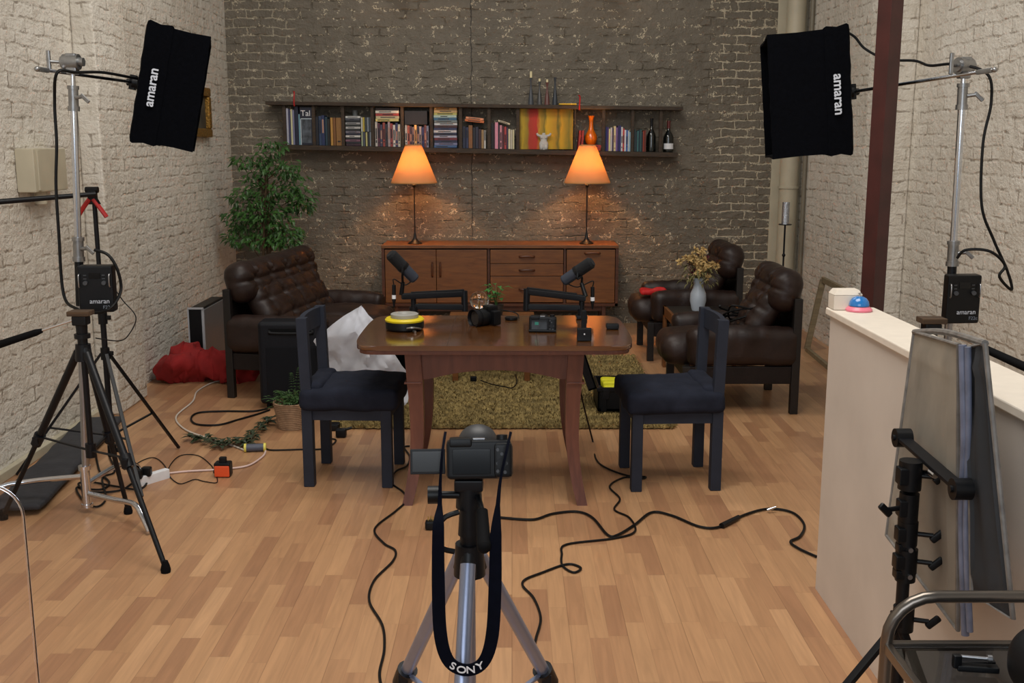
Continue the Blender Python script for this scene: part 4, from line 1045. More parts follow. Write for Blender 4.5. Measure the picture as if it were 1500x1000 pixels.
def c_stand(label, mast_top, mast_low, sb, tailp, box_c, box_face, cable, leg_pts, group='chrome light stands', base_seen=True):
    Tm, Bm = Vector(mast_top), Vector(mast_low)
    t = thing('light_stand', label, 'stand', (Bm.x, Bm.y, 0))
    d = Tm-Bm
    at = lambda u: Bm+d*u
    H = Tm.z
    zu = lambda z: at((z-Bm.z)/d.z)
    obj('base_column', MB().cyl(Bm, zu(.95), .0165, n=20), M_steel, t, True)
    obj('black_sleeve', MB().cyl(zu(.95), zu(1.16), .0185, n=20), M_matte, t, True)
    obj('middle_column', MB().cyl(zu(1.16), zu(1.82), .0145, n=20), M_chrome, t, True)
    obj('top_column', MB().cyl(zu(1.80), Tm, .0095, n=20), M_chrome, t, True)
    for z, r in ((1.20, .024), (1.84, .022)):
        cc = obj('collar', MB().cyl(zu(z-.055), zu(z-.035), r*1.1).cyl(zu(z-.035), zu(z+.035), r*.92).cyl(zu(z+.035), zu(z+.05), r*1.08), M_cast, t, True)
        p = zu(z)
        obj('locking_lever', MB().cyl(p+Vector((.015, -.01, 0)), p+Vector((.045, -.02, .004)), .008).bar(p+Vector((.04, -.02, .012)), p+Vector((.075, -.025, -.02)), .010, .016, bev=.003), M_cast, cc, True)
    # grip head and arm
    g = MB(); p = Tm+Vector((0, 0, .02))
    adir = (Vector(sb)-p).normalized()
    side = adir.cross(Vector((0, 0, 1))).normalized()
    g.cyl(p-side*.035, p+side*.03, .033, n=24); g.cyl(p-side*.03, p-side*.045, .024, n=20); g.cyl(p+side*.03, p+side*.05, .018, n=16); g.box(p.x-.022, p.x+.022, p.y-.022, p.y+.022, p.z-.05, p.z+.035, .005)
    gh = obj('grip_head', g, M_cast, t, True)
    e = p-side*.05
    obj('t_handle', MB().cyl(e, e-side*.04-adir*.02, .007).bar(e-side*.04-adir*.02+Vector((0, 0, .045)), e-side*.04-adir*.02-Vector((0, 0, .04)), .014, .016, bev=.004), M_cast, gh, True)
    ad2 = (Vector(sb)-tailp).normalized()
    arm = obj('arm', MB().cyl(tailp, Vector(sb), .0075), M_chrome, t, True)
    obj('arm_tail', MB().ball(tailp, .011).bar(tailp+ad2*.01, tailp+ad2*.09, .016, .020, bev=.004), M_cast, arm, True)
    obj('pivot', MB().cyl(Vector(sb)-side*.025, Vector(sb)+side*.025, .016).cyl(Vector(sb)-Vector((0, 0, .035)), Vector(sb)+Vector((0, 0, .035)), .009), M_black, arm, True)
    # hub and legs
    obj('leg_hub', MB().cyl(Bm-Vector((0, 0, .03)), Bm+Vector((0, 0, .13)), .021).cyl(Bm+Vector((0, 0, .13)), Bm+Vector((0, 0, .15)), .027).cyl(Bm+Vector((0, 0, -.03)), Bm+Vector((0, 0, -.045)), .026), M_chrome, t, True)
    for pts in leg_pts: obj('leg', MB().tube(pts, .0125, 12, 6), M_chrome, t, True)
    # control box hung on the column
    X, N_ = box_face
    X = Vector(X).normalized(); N_ = Vector(N_).normalized(); Z = N_.cross(X).normalized(); Z = Z if Z.z > 0 else -Z
    M = Matrix((X, -N_, Z)).transposed().to_4x4(); M.translation = box_c
    k = thing('control_box', label[0:0] + ('black control box hanging on the left light stand' if box_c[0] < 0 else 'black control box hanging on the right light stand'), 'control box', box_c)
    M3 = M
    obj('housing', MB().box(-.072, .072, -.035, .035, -.1, .1, .008, M3), M_black, k, True)
    obj('screen', MB().box(-.024, .024, -.037, -.034, .045, .072, .001, M3), M_screen, k, True)
    for x in (-.038, .038):
        obj('dial', MB().cyl(M3@Vector((x, -.034, .028)), M3@Vector((x, -.048, .028)), .009, n=20), mat('dial_grey', (60, 62, 66), .4), k, True)
    for x in (-.046, .046): obj('side_handle', MB().tube([M3@Vector((x*1.35, -.032, .065)), M3@Vector((x*1.35, -.05, .06)), M3@Vector((x*1.35, -.05, .015)), M3@Vector((x*1.35, -.032, .01))], .0028, 8, 3), M_steel, k, True)
    for x in (-.04, .036):
        for z in (.06, .045): obj('button', MB().box(x-.006, x+.006, -.038, -.034, z-.002, z+.002, M=M3), mat('dial_grey', (60, 62, 66)), k, True)
    text_mesh('amaran', .028, M_letter, frame_mat(M3@Vector((.014, -.0362, -.052)), X, Z), k, 'lettering')
    text_mesh('F22c', .02, mat('dim_lettering', (110, 118, 130), .5), frame_mat(M3@Vector((.045, -.0362, -.078)), X, Z), k, 'model_lettering')
    return t
mt = P(106, 98, D=4.60); hl = P(127, 728, D=4.60)
l2 = P(217, 783, z=.01)
legs = [[hl+Vector((0, 0, .10)), hl+Vector((-.25, .0, .075)), hl+Vector((-.38, -.05, .055)), hl+Vector((-.45, -.09, -hl.z+.012))],
        [hl+Vector((0, 0, .02)), P(165, 731, D=4.52), P(196, 738, D=4.42), P(208, 755, D=4.37), l2+Vector((0, .02, .004))],
        [hl+Vector((0, 0, .06)), hl+Vector((.05, .25, .07)), hl+Vector((.08, .40, .03)), hl+Vector((.10, .46, -hl.z+.012))]]
c_stand('tall chrome light stand on the left holding the tilted softbox', (mt.x, 4.60, mt.z), hl, SBL[1], P(54, 101, D=4.38), P(143, 422, D=4.50), ((1, .12, 0), (.12, -1, 0)), None, legs)
mt = P(1412, 104, D=4.42); hl = Vector((mt.x+.03, 4.42, .12))
legs = [[hl+Vector((0, 0, .06)), hl+Vector((.22*math.cos(a), .22*math.sin(a), .06)), hl+Vector((.38*math.cos(a), .38*math.sin(a), .03)), hl+Vector((.45*math.cos(a), .45*math.sin(a), -.108))] for a in (R(20), R(140), R(262))]
c_stand('tall chrome light stand behind the partition on the right', (mt.x, 4.42, mt.z), hl, SBR[1], P(1457, 102, D=4.24), P(1408, 437, D=4.33), ((1, .10, 0), (-.10, -1, 0)), None, legs)

def cable(label, pts, r=.0045, m=None, name='cable', extra=None, parent=None):
    c = Vector(pts[0])
    o = obj(name, MB().tube(pts, r, 8, 7), m or M_cable, None, loc=c)
    return tag(o, label, 'cable')
FL = lambda L_, r=.005: [P(a, b, z=r) for a, b in L_]
# hanging cables of the two lights
D1 = 4.50
cable('black cable looping down the left light stand to its control box', [P(218, 118, D=5.2), P(190, 113, D=5.05), P(150, 106, D=4.8), P(112, 106, D=4.55), P(84, 106, D=4.46), P(80, 150, D=D1), P(83, 210, D=D1), P(82, 270, D=D1), P(86, 340, D=D1), P(93, 430, D=D1), P(112, 452, D=4.42), P(140, 458, D=4.42), P(163, 450, D=4.42), P(177, 425, D=D1), P(172, 395, D=D1), P(158, 373, D=D1), P(138, 366, D=D1)], .0065)
cable('thin black wire hanging from the left control box', [P(166, 420, D=4.55), P(180, 440, D=4.55), P(199, 464, D=4.55), P(190, 488, D=4.55), P(175, 499, D=4.5), P(140, 495, D=4.42)], .0025)
cable('black cable drooping from the top of the right light stand past its control box', [P(1238, 46, D=5.1), P(1252, 54, D=5.1), P(1268, 72, D=5.08), P(1300, 87, D=5.0), P(1340, 89, D=4.85), P(1362, 96, D=4.7), P(1400, 94, D=4.45), P(1446, 108, D=4.35), P(1452, 150, D=4.35), P(1440, 210, D=4.35), P(1438, 300, D=4.35), P(1455, 350, D=4.35), P(1475, 395, D=4.35), P(1482, 424, D=4.35), P(1464, 405, D=4.33), P(1472, 388, D=4.33), P(1450, 368, D=4.33), P(1415, 366, D=4.36), P(1402, 378, D=4.38)], .006)

# silver tripod with the camera nearest the viewer
ct = Vector((-.125, 2.10, 0))
tripod('silver_tripod', 'silver legged tripod in the foreground carrying a black camera', (ct.x+.035, 2.12), .80, [(.235, 2.52), (-.405, 2.52), (-.125, 1.62)], M_alu, .0165, col_low=.37, collar=.50)
def head():
    c = P(690, 700, D=2.10); t = [o for o in bpy.data.objects if o.name == 'silver_tripod'][0]
    x, y = -.09, 2.12
    h = MB().cyl((x, y, .84), (x, y, .90), .024, .02, 20).cyl((x, y, .90), (x, y, .945), .028, .026, 20).box(x-.03, x+.03, y-.025, y+.025, .94, .965, .004)
    hh = obj('pan_head', h, M_matte, t, True)
    obj('tilt_knob', MB().cyl((x-.02, y-.01, .93), (x-.075, y-.015, .932), .008).cyl((x-.06, y-.015, .932), (x-.085, y-.016, .932), .019, n=12), M_black, hh, True)
    obj('tension_lever', MB().tube([(x-.02, y-.03, .90), (x-.055, y-.04, .885), (x-.06, y-.04, .83), (x-.03, y-.035, .815)], .006, 8, 4), M_black, hh, True)
    g0, g1 = P(706, 748, D=2.05), P(709, 800, D=1.985)
    q = obj('pan_handle', MB().cyl((x+.02, y-.02, .93), g0, .006), M_black, hh, True)
    obj('grip', MB().cyl(g0, g1, .012, .0145, 20).ball(g1, .0145, 14), M_rubber, q, True)
head()
def mirrorless(name, label, loc, rotz, flip=True, hood=True, big=False):
    """camera seen from its back: local -y is the back, lens towards +y"""
    t = thing(name, label, 'camera', loc, rotz)
    w_, h = .064, .072
    obj('body', MB().box(-w_, w_, -.022, .022, 0, h, .008).box(.028, w_+.002, -.028, .034, .002, h-.004, .009), M_black, t)
    obj('viewfinder_hump', MB().box(-w_+.006, -w_+.05, -.026, .02, h-.012, h+.004, .004) if not big else MB().box(-.028, .028, -.03, .03, h-.01, h+.022, .007), M_black, t)
    obj('hot_shoe', MB().box(-.012, .012, -.012, .01, h, h+.003, .001) if not big else MB().box(-.012, .012, -.012, .01, h+.022, h+.025, .001), M_steel, t)
    obj('screen', MB().box(-w_+.012, .022, -.0245, -.021, .010, h-.016, .001), M_screen, t)
    for i, (x, z) in enumerate([(.036, .055), (.044, .047), (.036, .03), (.052, .03), (.036, .016), (.05, .014)]): obj('button', MB().cyl((x, -.026, z), (x, -.0305, z), .0032, n=12), mat('dial_grey', (60, 62, 66), .4), t)
    obj('control_wheel', MB().cyl((.044, -.026, .03), (.044, -.031, .03), .0095, n=20), M_matte, t)
    obj('mode_dial', MB().cyl((.046, 0, h-.002), (.046, 0, h+.008), .011, n=24), M_matte, t)
    L_ = .072 if big else .075; r = .041 if big else .033
    le = obj('lens', MB().cyl((0, .02, .036), (0, .02+L_, .036), r*.93, r, 32).cyl((0, .03+L_*.2, .036), (0, .03+L_*.6, .036), r*1.04, n=32), M_black, t)
    if hood: obj('lens_hood', MB().lathe([(r, 0), (r*1.06, .006), (r*1.12, .022), (r*1.07, .022), (r*.96, .006)], n=32, M=Matrix.Rotation(-PI/2, 4, 'X'), c=(0, .012+L_, .036), open_=True), M_matte, le)
    obj('front_glass', MB().cyl((0, .021+L_, .036), (0, .023+L_, .036), r*.8, n=32), M_glassdark, le)
    if flip:
        f = obj('flip_screen', MB().box(-w_-.070, -w_-.002, -.028, -.022, .012, .058, .002), M_matte, t)
        obj('flip_screen_glass', MB().box(-w_-.066, -w_-.007, -.0295, -.0275, .016, .054, .001), mat('grey_screen_glass', (26, 26, 26), .25), f)  # flip screen glass in a plain dark grey
    return t
zc = .965
camt = mirrorless('camera', 'black camera with flip screen on the silver tripod in the foreground', (-.068, 2.10, zc+.004), R(3))
camt.rotation_euler = (R(-11), 0, R(3)); camt.scale = (1.05, 1.05, 1.12)
obj('lens_dome', MB().ball((0, .10, .062), .040, 20, sc=(1, 1, .8)), mat('dark_grey_wrap', (44, 44, 46), .5), camt)
def strap():
    t = camt
    cx = -.083
    pl = [P(655, 640, D=2.09), P(651, 665, D=2.05), P(648, 700, D=2.04), P(647, 735, D=2.03), P(645, 765, D=2.0), P(645, 840, D=1.98), P(648, 905, D=1.96), P(660, 940, D=1.95), P(685, 951, D=1.94), P(708, 940, D=1.95), P(720, 905, D=1.96), P(724, 840, D=1.98), P(725, 775, D=2.0), P(728, 735, D=2.02), P(732, 700, D=2.04), P(740, 665, D=2.06), P(746, 640, D=2.09)]
    wd = [.003, .003, .003, .005, .013, .0145, .0145, .013, .0125, .013, .0145, .0145, .013, .005, .003, .003, .003]
    pts = catmull(pl, 6); b = MB(); n = len(pts); prev = None
    for i, p in enumerate(pts):
        u = i/(n-1)*(len(wd)-1); k = int(u); w_ = wd[k]+(wd[min(k+1, len(wd)-1)]-wd[k])*(u-k)
        tn = (pts[min(i+1, n-1)]-pts[max(0, i-1)]).normalized()
        s_ = Vector((tn.z, 0, -tn.x)).normalized()*w_*.85; dd = Vector((0, .0025, 0))
        ring = [b.bm.verts.new(q) for q in (p-s_-dd, p+s_-dd, p+s_+dd, p-s_+dd)]
        if prev:
            for j in range(4): b.bm.faces.new((prev[j], prev[(j+1) % 4], ring[(j+1) % 4], ring[j]))
        prev = ring
    st = obj('neck_strap', b, mat('strap_webbing', (9, 11, 22), .9, spec=.08, vary=.15, scale=60), t, True)
    for i, (ch, px, py, a) in enumerate([('S', 665, 946, -30), ('O', 677, 951, -12), ('N', 690, 951, 4), ('Y', 703, 946, 22)]):
        o = P(px, py, D=1.932); text_mesh(ch, .018, M_white, frame_mat(o, (math.cos(R(a)), 0, math.sin(R(a))), (-math.sin(R(a)), 0, math.cos(R(a)))), st, 'lettering', xs=1.3, off=.0002)
strap()

# ------------------------------------------------------------------ things on the dining table
TZ = .766
def table_things():
    c = P(593, 482, z=TZ)
    t = thing('tape_roll', 'yellow and black cable reel lying at the left end of the dining table', 'reel', (c.x, c.y, TZ))
    obj('black_casing', MB().lathe([(0, 0), (.085, 0), (.092, .008), (.093, .036), (.088, .044), (0, .044)], n=40), M_black, t)
    obj('yellow_rim', MB().lathe([(.0, .042), (.093, .042), (.095, .05), (.088, .058), (0, .058)], n=40), M_yellow, t)
    obj('grey_tape', MB().lathe([(.03, .056), (.064, .056), (.067, .060), (.067, .076), (.062, .079), (.036, .079), (.03, .07)], n=40), mat('grey_tape', (150, 148, 142), .5), t)
    obj('fold_handle', MB().tube([(.02, -.093, .02), (.045, -.10, .024), (.07, -.075, .018), (.082, -.05, .01)], .005, 8, 5).cyl((.05, -.09, .006), (.06, -.105, .005), .006), M_steel, t)
    # camera with large lens pointing left and forward
    c = P(712, 476, z=TZ)
    mirrorless('camera', 'black camera with big lens lying left of the middle of the dining table', (c.x+.02, c.y+.03, TZ+.002), R(128), flip=False, hood=True, big=True)
    c = P(795, 487, z=TZ)
    m2 = mirrorless('camera', 'black camera showing its screen right of the middle of the dining table', (c.x, c.y+.03, TZ+.002), R(-4), flip=False, hood=False, big=False)
    obj('battery_grip', MB().box(-.066, .066, -.03, .03, 0, .012, .004), M_black, m2)
    obj('cyan_mark', MB().box(-.036, -.018, -.0252, -.0243, .034, .048), mat('teal_mark', (40, 120, 105), .4), m2)
    for o in [q for q in m2.children]:
        pass
    c = P(856, 500, z=TZ)
    t = thing('small_receiver', 'small black box standing near the front right of the table top', 'box', (c.x, c.y+.015, TZ+.001))
    obj('housing', MB().box(-.033, .033, -.015, .015, 0, .058, .004), M_black, t)
    obj('front_mark', MB().box(-.003, .003, -.0165, -.0145, .03, .036), M_white, t)
    c = P(856, 486, z=TZ)
    o = obj('handheld_remote', MB().box(-.012, .012, -.012, .012, 0, .098, .004), M_black, None); o.location = (c.x, c.y+.04, TZ+.001)
    tag(o, 'slim black upright stick right behind the small black box on the table', 'remote')
    c = P(897, 482, z=TZ)
    o = obj('battery', MB().box(-.031, .031, -.02, .02, 0, .026, .006), M_black, None); o.location = (c.x, c.y, TZ+.001)
    tag(o, 'small black battery lying near the right end of the dining table', 'battery')
    c = P(749, 468, z=TZ)
    o = obj('lens_cap', MB().lathe([(0, 0), (.032, 0), (.034, .004), (.033, .012), (0, .013)], n=32), M_black, None); o.location = (c.x, c.y, TZ+.001)
    tag(o, 'black lens cap lying near the back edge behind the cameras', 'lens cap')
    cable('short black wire on the table behind the big lens camera', [P(722, 452, z=TZ+.01), P(742, 455, z=TZ+.03), P(757, 459, z=TZ+.02), P(760, 466, z=TZ+.004)], .003)
table_things()

def mic_arm(sgn, label, armlabel):
    """low boom arm clamped to the back edge of the table"""
    X = -.53 if sgn < 0 else .36
    Y = 5.44 if sgn < 0 else 5.36
    px = lambda a, b, D=5.45: P(a, b, D=D)
    pole = 606 if sgn < 0 else 852
    b0 = P(pole, 462, D=Y); X = b0.x
    t = thing('tabletop_boom', armlabel, 'boom stand', (X, Y, TZ+.001))
    if sgn < 0:
        top = P(606, 436, D=Y); j = P(680, 430, D=Y+.05); j2 = P(681, 450, D=Y+.05); s = P(588, 434, D=Y-.03)
    else:
        top = P(851, 438, D=Y); j = P(772, 427, D=Y+.05); j2 = P(771, 449, D=Y+.05); s = P(858, 437, D=Y-.03)
    base = Vector((X, Y, TZ+.001))
    obj('clamp', MB().box(X-.028, X+.028, Y-.03, Y+.03, TZ+.001, TZ+.02, .004).cyl((X, Y, TZ+.02), (X, Y, TZ+.05), .022), M_matte, t, True)
    zt = top.z
    obj('post', MB().cyl((X, Y, TZ+.02), (X, Y, zt+.01), .014, n=20), M_matte, t, True)
    la = Vector((X, Y, zt-.045))
    obj('lower_arm', MB().bar(la, j2, .024, .030, bev=.005), M_matte, t, True)
    obj('elbow', MB().cyl(j2-Vector((0, 0, .02)), j+Vector((0, 0, .015)), .017, n=20), M_matte, t, True)
    obj('upper_arm', MB().bar(j, s, .026, .032, bev=.006), M_matte, t, True)
    obj('cable_cover', MB().bar(j+Vector((0, 0, .018)), s.lerp(j, .15)+Vector((0, 0, .016)), .014, .012, bev=.003), M_black, t, True)
    # microphone
    if sgn < 0: a = P(571, 371, D=5.36); b = P(608, 409, D=5.42); y0 = P(590, 400, D=5.40)
    else: a = P(868, 383, D=5.33); b = P(825, 412, D=5.38); y0 = P(852, 396, D=5.36)
    m = thing('microphone', label, 'microphone', s, 0, 'microphones over the dining table')
    ax = (b-a).normalized()
    obj('windscreen', MB().cyl(a, a+ax*.012, .022, .031, 28).cyl(a+ax*.012, a+ax*.105, .031, .031, 28), mat('mic_foam', (16, 17, 20), .95, bump=.4, bscale=200), m, True)
    obj('body', MB().cyl(a+ax*.105, b-ax*.008, .029, .0285, 28).cyl(b-ax*.008, b, .0285, .024, 28), mat('mic_grey_body', (44, 50, 62), .45), m, True)
    side = ax.cross(Vector((0, 1, 0))).normalized(); c_ = a.lerp(b, .52)
    obj('yoke_ring', MB().cyl(c_-ax*.008, c_+ax*.008, .0325, n=28), M_black, m, True)
    sd = Vector((0, 1, 0)).cross(ax).cross(ax).normalized()
    obj('yoke', MB().tube([c_+Vector((0, -.033, 0)), c_+Vector((0, -.036, -.03)), y0+Vector((0, -.02, -.03)), Vector((y0.x, y0.y, s.z+.07))], .006, 8, 5).cyl((y0.x, y0.y, s.z+.075), (s.x, s.y, s.z+.01), .010, .012, 16), M_black, m, True)
    if sgn < 0: xl = [P(577, 417, D=5.4), P(577, 441, D=5.4)]
    else: xl = [P(868, 420, D=5.36), P(868, 444, D=5.36)]
    xc = obj('cable_connector', MB().cyl(xl[0], xl[1], .010, .010, 16).cyl(xl[0].lerp(xl[1], .95), xl[1]+Vector((0, 0, -.03)), .009, .004, 12), M_black, m, True)
    obj('white_ring', MB().cyl(xl[0].lerp(xl[1], .62), xl[0].lerp(xl[1], .85), .0108, n=16), M_white, xc, True)
    obj('microphone_lead', MB().tube([b-ax*.02+Vector((.0, 0, -.02)), (b+xl[0])/2+Vector((0, 0, -.015)), xl[0]+Vector((0, 0, .03)), xl[0]], .003, 8, 5), M_cable, xc, True)
    return s
mic_arm(-1, 'black microphone on the left, tilted with its foam end to the upper left', 'low black two part boom standing on the left of the table back edge')
mic_arm(1, 'black microphone on the right, tilted with its foam end to the upper right', 'low black two part boom standing on the right of the table back edge')

# ------------------------------------------------------------------ behind and around the table
def coffee_table():
    x0, x1, y0, y1, h = -.42, .13, 7.2, 7.62, .44
    t = thing('coffee_table', 'small brown coffee table on the shag rug, mostly hidden by the dining table', 'table', ((x0+x1)/2, (y0+y1)/2, .03))
    obj('tabletop', MB().box(x0-.03, x1+.03, y0-.03, y1+.03, h-.025, h, .005), M_teak, t, True)
    obj('apron', MB().box(x0+.02, x1-.02, y0+.01, y0+.03, h-.085, h-.025), M_teak_d, t, True)
    for x in (x0+.025, x1-.025):
        for y in (y0+.02, y1-.02): obj('leg', MB().bar((x, y, .02), (x, y, h-.025), .04, .04, bev=.003), M_teak, t, True)
    # globe lamp
    c = P(702, 440, D=7.32)
    g = thing('globe_lamp', 'clear glass globe bulb lamp on the coffee table, behind the big lens camera', 'lamp', (c.x, 7.32, h+.001))
    zc_ = c.z-h
    obj('globe', MB().lathe([(.018, zc_-.075), (.03, zc_-.062)]+[(.066*math.cos(a), zc_+.066*math.sin(a)) for a in [R(-60+15*i) for i in range(10)]]+[(0, zc_+.066)], n=36), M_glass, g)
    obj('filament', MB().tube([(-.03, 0, zc_+.01), (-.018, .005, zc_+.035), (-.006, 0, zc_+.005), (.006, .005, zc_+.035), (.018, 0, zc_+.005), (.03, 0, zc_+.03)], .0022, 6, 5).cyl((0, 0, zc_-.06), (0, 0, zc_), .004), M_gold, g)
    obj('socket', MB().cyl((0, 0, zc_-.11), (0, 0, zc_-.07), .02, n=20), M_chrome, g)
    obj('base', MB().lathe([(0, 0), (.05, 0), (.05, .01), (.012, .02), (.01, zc_-.11)], n=28), M_matte, g)
    # little plant
    c = P(727, 450, D=7.4)
    p = thing('potted_plant', 'little green plant in a dark pot on the coffee table', 'plant', (c.x, 7.4, h+.001))
    obj('pot', MB().lathe([(0, 0), (.04, 0), (.052, .085), (.055, .09), (.045, .085), (0, .08)], n=28), mat('dark_pot', (50, 44, 40)), p)
    st = MB(); bm = bmesh.new(); rn = random.Random(6)
    for k in range(7):
        a = rn.uniform(0, 2*PI); e = Vector((.05*math.cos(a), .05*math.sin(a), rn.uniform(.16, .24)))
        st.tube([(0, 0, .07), e*.5+Vector((0, 0, .06)), e], .002, 6, 4)
        for q in range(4): leaf_into(bm, e*(1-q*.12), Vector((math.cos(a+q*1.6), math.sin(a+q*1.6), .1)), Vector((0, 0, 1)), .075, .035)
    obj('stems', st, M_leaf, p); x = MB(); x.bm = bm; o = obj('leaves', x, mat('bright_leaf', (62, 120, 58), .45), p, smooth=False)
    cable('short black wire with a plug lying on the rug under the table', [P(704, 557, z=.045), P(722, 563, z=.04), P(738, 566, z=.04), P(750, 568, z=.04), P(757, 560, z=.04), P(755, 548, z=.04)], .004)
    c = P(700, 557, z=.04)
    o = obj('plug', MB().box(-.022, .022, -.015, .015, 0, .035, .006), M_black, None); o.location = (c.x-.03, c.y, .034); tag(o, 'little black plug on the rug under the dining table', 'plug')
coffee_table()

def suitcase():
    x0, x1, y0, y1 = P(380, 560, D=6.5).x, -1.165, 6.49, 6.66
    t = thing('suitcase', 'black hard shell suitcase standing upright in front of the sofa end', 'suitcase', ((x0+x1)/2, y0+.08, 0))
    obj('shell', MB().box(x0, x1, y0, y1, .03, .56, .028, seg=4), mat('suitcase_shell', (13, 15, 22), .5, spec=.25, bump=.1, bscale=60), t, True)
    obj('shell_ribs', MB().box(x0+.05, x1-.05, y0-.004, y0+.01, .09, .40, .004).box(x0+.03, x1-.03, y0-.003, y0+.01, .05, .06, .002), mat('suitcase_panel', (10, 12, 18), .55, spec=.2), t, True)
    obj('grip_recess', MB().box(x0+.07, x1-.07, y0-.003, y0+.01, .475, .52, .006), M_rubber, t, True)
    obj('carry_handle', MB().tube([(x0+.08, y0-.004, .505), (x0+.1, y0-.012, .49), (x1-.1, y0-.012, .49), (x1-.08, y0-.004, .505)], .008, 8, 5), M_black, t, True)
    obj('zip_seam', MB().box(x0-.002, x1+.002, (y0+y1)/2-.004, (y0+y1)/2+.004, .06, .53), M_matte, t, True)
    for x in (x0+.05, x1-.05):
        for y in (y0+.035, y1-.035): obj('wheel', MB().cyl((x-.01, y, .022), (x+.01, y, .022), .021, n=20).box(x-.012, x+.012, y-.012, y+.012, .022, .04), M_rubber, t, True)
suitcase()

def reflector():
    pts = {(0, 0): P(546, 612, z=.055), (1, 0): P(600, 588, D=6.2), (2, 0): P(605, 561, D=6.2)}
    # rows from the bottom point up to the peak
    rows = [
        [(536, 600, 6.27), (546, 612, 6.27), (560, 606, 6.25)],
        [(518, 585, 6.30), (548, 590, 6.22), (596, 592, 6.22)],
        [(500, 562, 6.34), (550, 566, 6.24), (606, 562, 6.24)],
        [(484, 540, 6.36), (540, 538, 6.22), (590, 536, 6.26)],
        [(470, 518, 6.38), (530, 508, 6.20), (575, 512, 6.28)],
        [(456, 500, 6.40), (518, 484, 6.24), (560, 486, 6.30)],
        [(488, 474, 6.40), (520, 466, 6.28), (545, 468, 6.32)],
        [(506, 462, 6.40), (522, 456, 6.32), (534, 458, 6.34)],
        [(524, 452, 6.38), (526, 450, 6.36), (528, 452, 6.36)]]
    G = [[P(a, b, D=d) for a, b, d in r] for r in rows]
    U, V = 26, 44
    def samp(u, v):
        f = v*(len(G)-1); i = min(int(f), len(G)-2); w_ = f-i
        def row(r):
            g = u*2; k = min(int(g), 1); z = g-k; return r[k].lerp(r[k+1], z)
        return row(G[i]).lerp(row(G[i+1]), w_)
    b = MB(); vs = []
    for j in range(V+1):
        r = []
        for i in range(U+1):
            u, v = i/U, j/V; p = samp(u, v)
            a = p.x*3+p.z*2
            p.y += .09*noise.noise(Vector((p.x*4.5+p.z*4, p.z*3, 0)))+.09*abs(noise.noise(Vector((p.x*8-p.z*6, p.z*4, 3))))+.025*abs(noise.noise(Vector((p.x*20+p.z*12, p.z*10, 1))))
            p.x += .01*noise.noise(Vector((p.z*9, u*3, 5))); p.z = max(p.z, .035)
            r.append(b.bm.verts.new(p))
        vs.append(r)
    for j in range(V):
        for i in range(U): b.bm.faces.new((vs[j][i], vs[j][i+1], vs[j+1][i+1], vs[j+1][i]))
    bmesh.ops.solidify(b.bm, geom=b.bm.faces[:], thickness=.003)
    c = P(545, 612, z=.03)
    o = obj('reflector_cloth', b, M_silver, None, loc=(c.x, c.y, .03))
    tag(o, 'crumpled silver white reflector cloth leaning behind the left chair', 'reflector')
    # the folded black disc it came from
    t = thing('reflector_disc', 'black round folding reflector leaning between the white cloth and the table leg', 'reflector', (-.83, 6.66, .03))
    M = Matrix.Translation((-.80, 6.70, .285)) @ Matrix.Rotation(R(-70), 4, 'X')
    obj('black_face', MB().lathe([(0, 0), (.25, 0), (.25, .006), (0, .006)], n=48, M=M), M_fabric_blk, t, True)
    obj('sprung_rim', MB().tube([M@Vector((.252*math.cos(a), .252*math.sin(a), .003)) for a in [2*PI*i/48 for i in range(49)]], .006, 8, 0), M_black, t, True)
reflector()

def hard_case():
    x0, x1, y0, y1 = .525, .83, 6.31, 6.66; z0 = .032
    t = thing('equipment_case', 'open black hard case with yellow dividers on the rug, behind the right chair', 'case', ((x0+x1)/2, y0+.17, z0))
    b = MB()
    b.box(x0, x1, y0, y1, z0, z0+.02, .004)
    for a in ((x0, x0+.014, y0, y1), (x1-.014, x1, y0, y1), (x0, x1, y0, y0+.014), (x0, x1, y1-.014, y1)): b.box(*a, z0, z0+.15, .004)
    for x in (x0+.02, x1-.06): b.box(x, x+.035, y0-.008, y0+.004, z0, z0+.12, .003)
    b.box(x0-.006, x1+.006, y0-.006, y0+.014, z0+.125, z0+.15, .003)
    obj('case_base', b, M_black, t, True)
    h = Vector((x0-.004, 0, z0+.145)); ang = R(-108)
    lb = MB().box(0, .30, y0, y1, 0, .014, .004).box(0, .30, y0, y0+.014, 0, .055, .003).box(0, .30, y1-.014, y1, 0, .055, .003).box(.286, .30, y0, y1, 0, .055, .003).box(0, .014, y0, y1, 0, .055, .003)
    M = Matrix.Translation(h) @ Matrix.Rotation(R(-109), 4, 'Y')
    bmesh.ops.transform(lb.bm, matrix=M, verts=lb.bm.verts)
    ld = obj('case_lid', lb, M_black, t, True)
    fo = MB().box(.02, .28, y0+.02, y1-.02, .012, .045, .008); bmesh.ops.transform(fo.bm, matrix=M, verts=fo.bm.verts)
    obj('lid_foam', fo, mat('egg_foam', (30, 30, 32), .95, bump=1, bscale=80), ld, True)
    for x in (x0+.05, x1-.05): obj('latch', MB().box(x-.02, x+.02, y0-.012, y0, z0+.08, z0+.14, .003), M_matte, t, True)
    obj('foam_insert', MB().box(x0+.016, x1-.016, y0+.016, y1-.016, z0+.02, z0+.09, .003), mat('dark_foam', (26, 26, 28), .95), t, True)
    for k, y in enumerate((y0+.07, y0+.17, y0+.27)):
        obj('yellow_divider', MB().cushion(.105, .034, .028, .014, Matrix.Translation((x0+.145, y, z0+.125)), wr=.006, n=(14, 8, 6), seed=k), mat('yellow_padding', (205, 200, 24), .7, bump=.2), t, True)
    for k, y in enumerate((y0+.12, y0+.22)): obj('lens_slot', MB().box(x0+.07, x0+.22, y-.012, y+.012, z0+.10, z0+.135, .005), M_rubber, t, True)
hard_case()

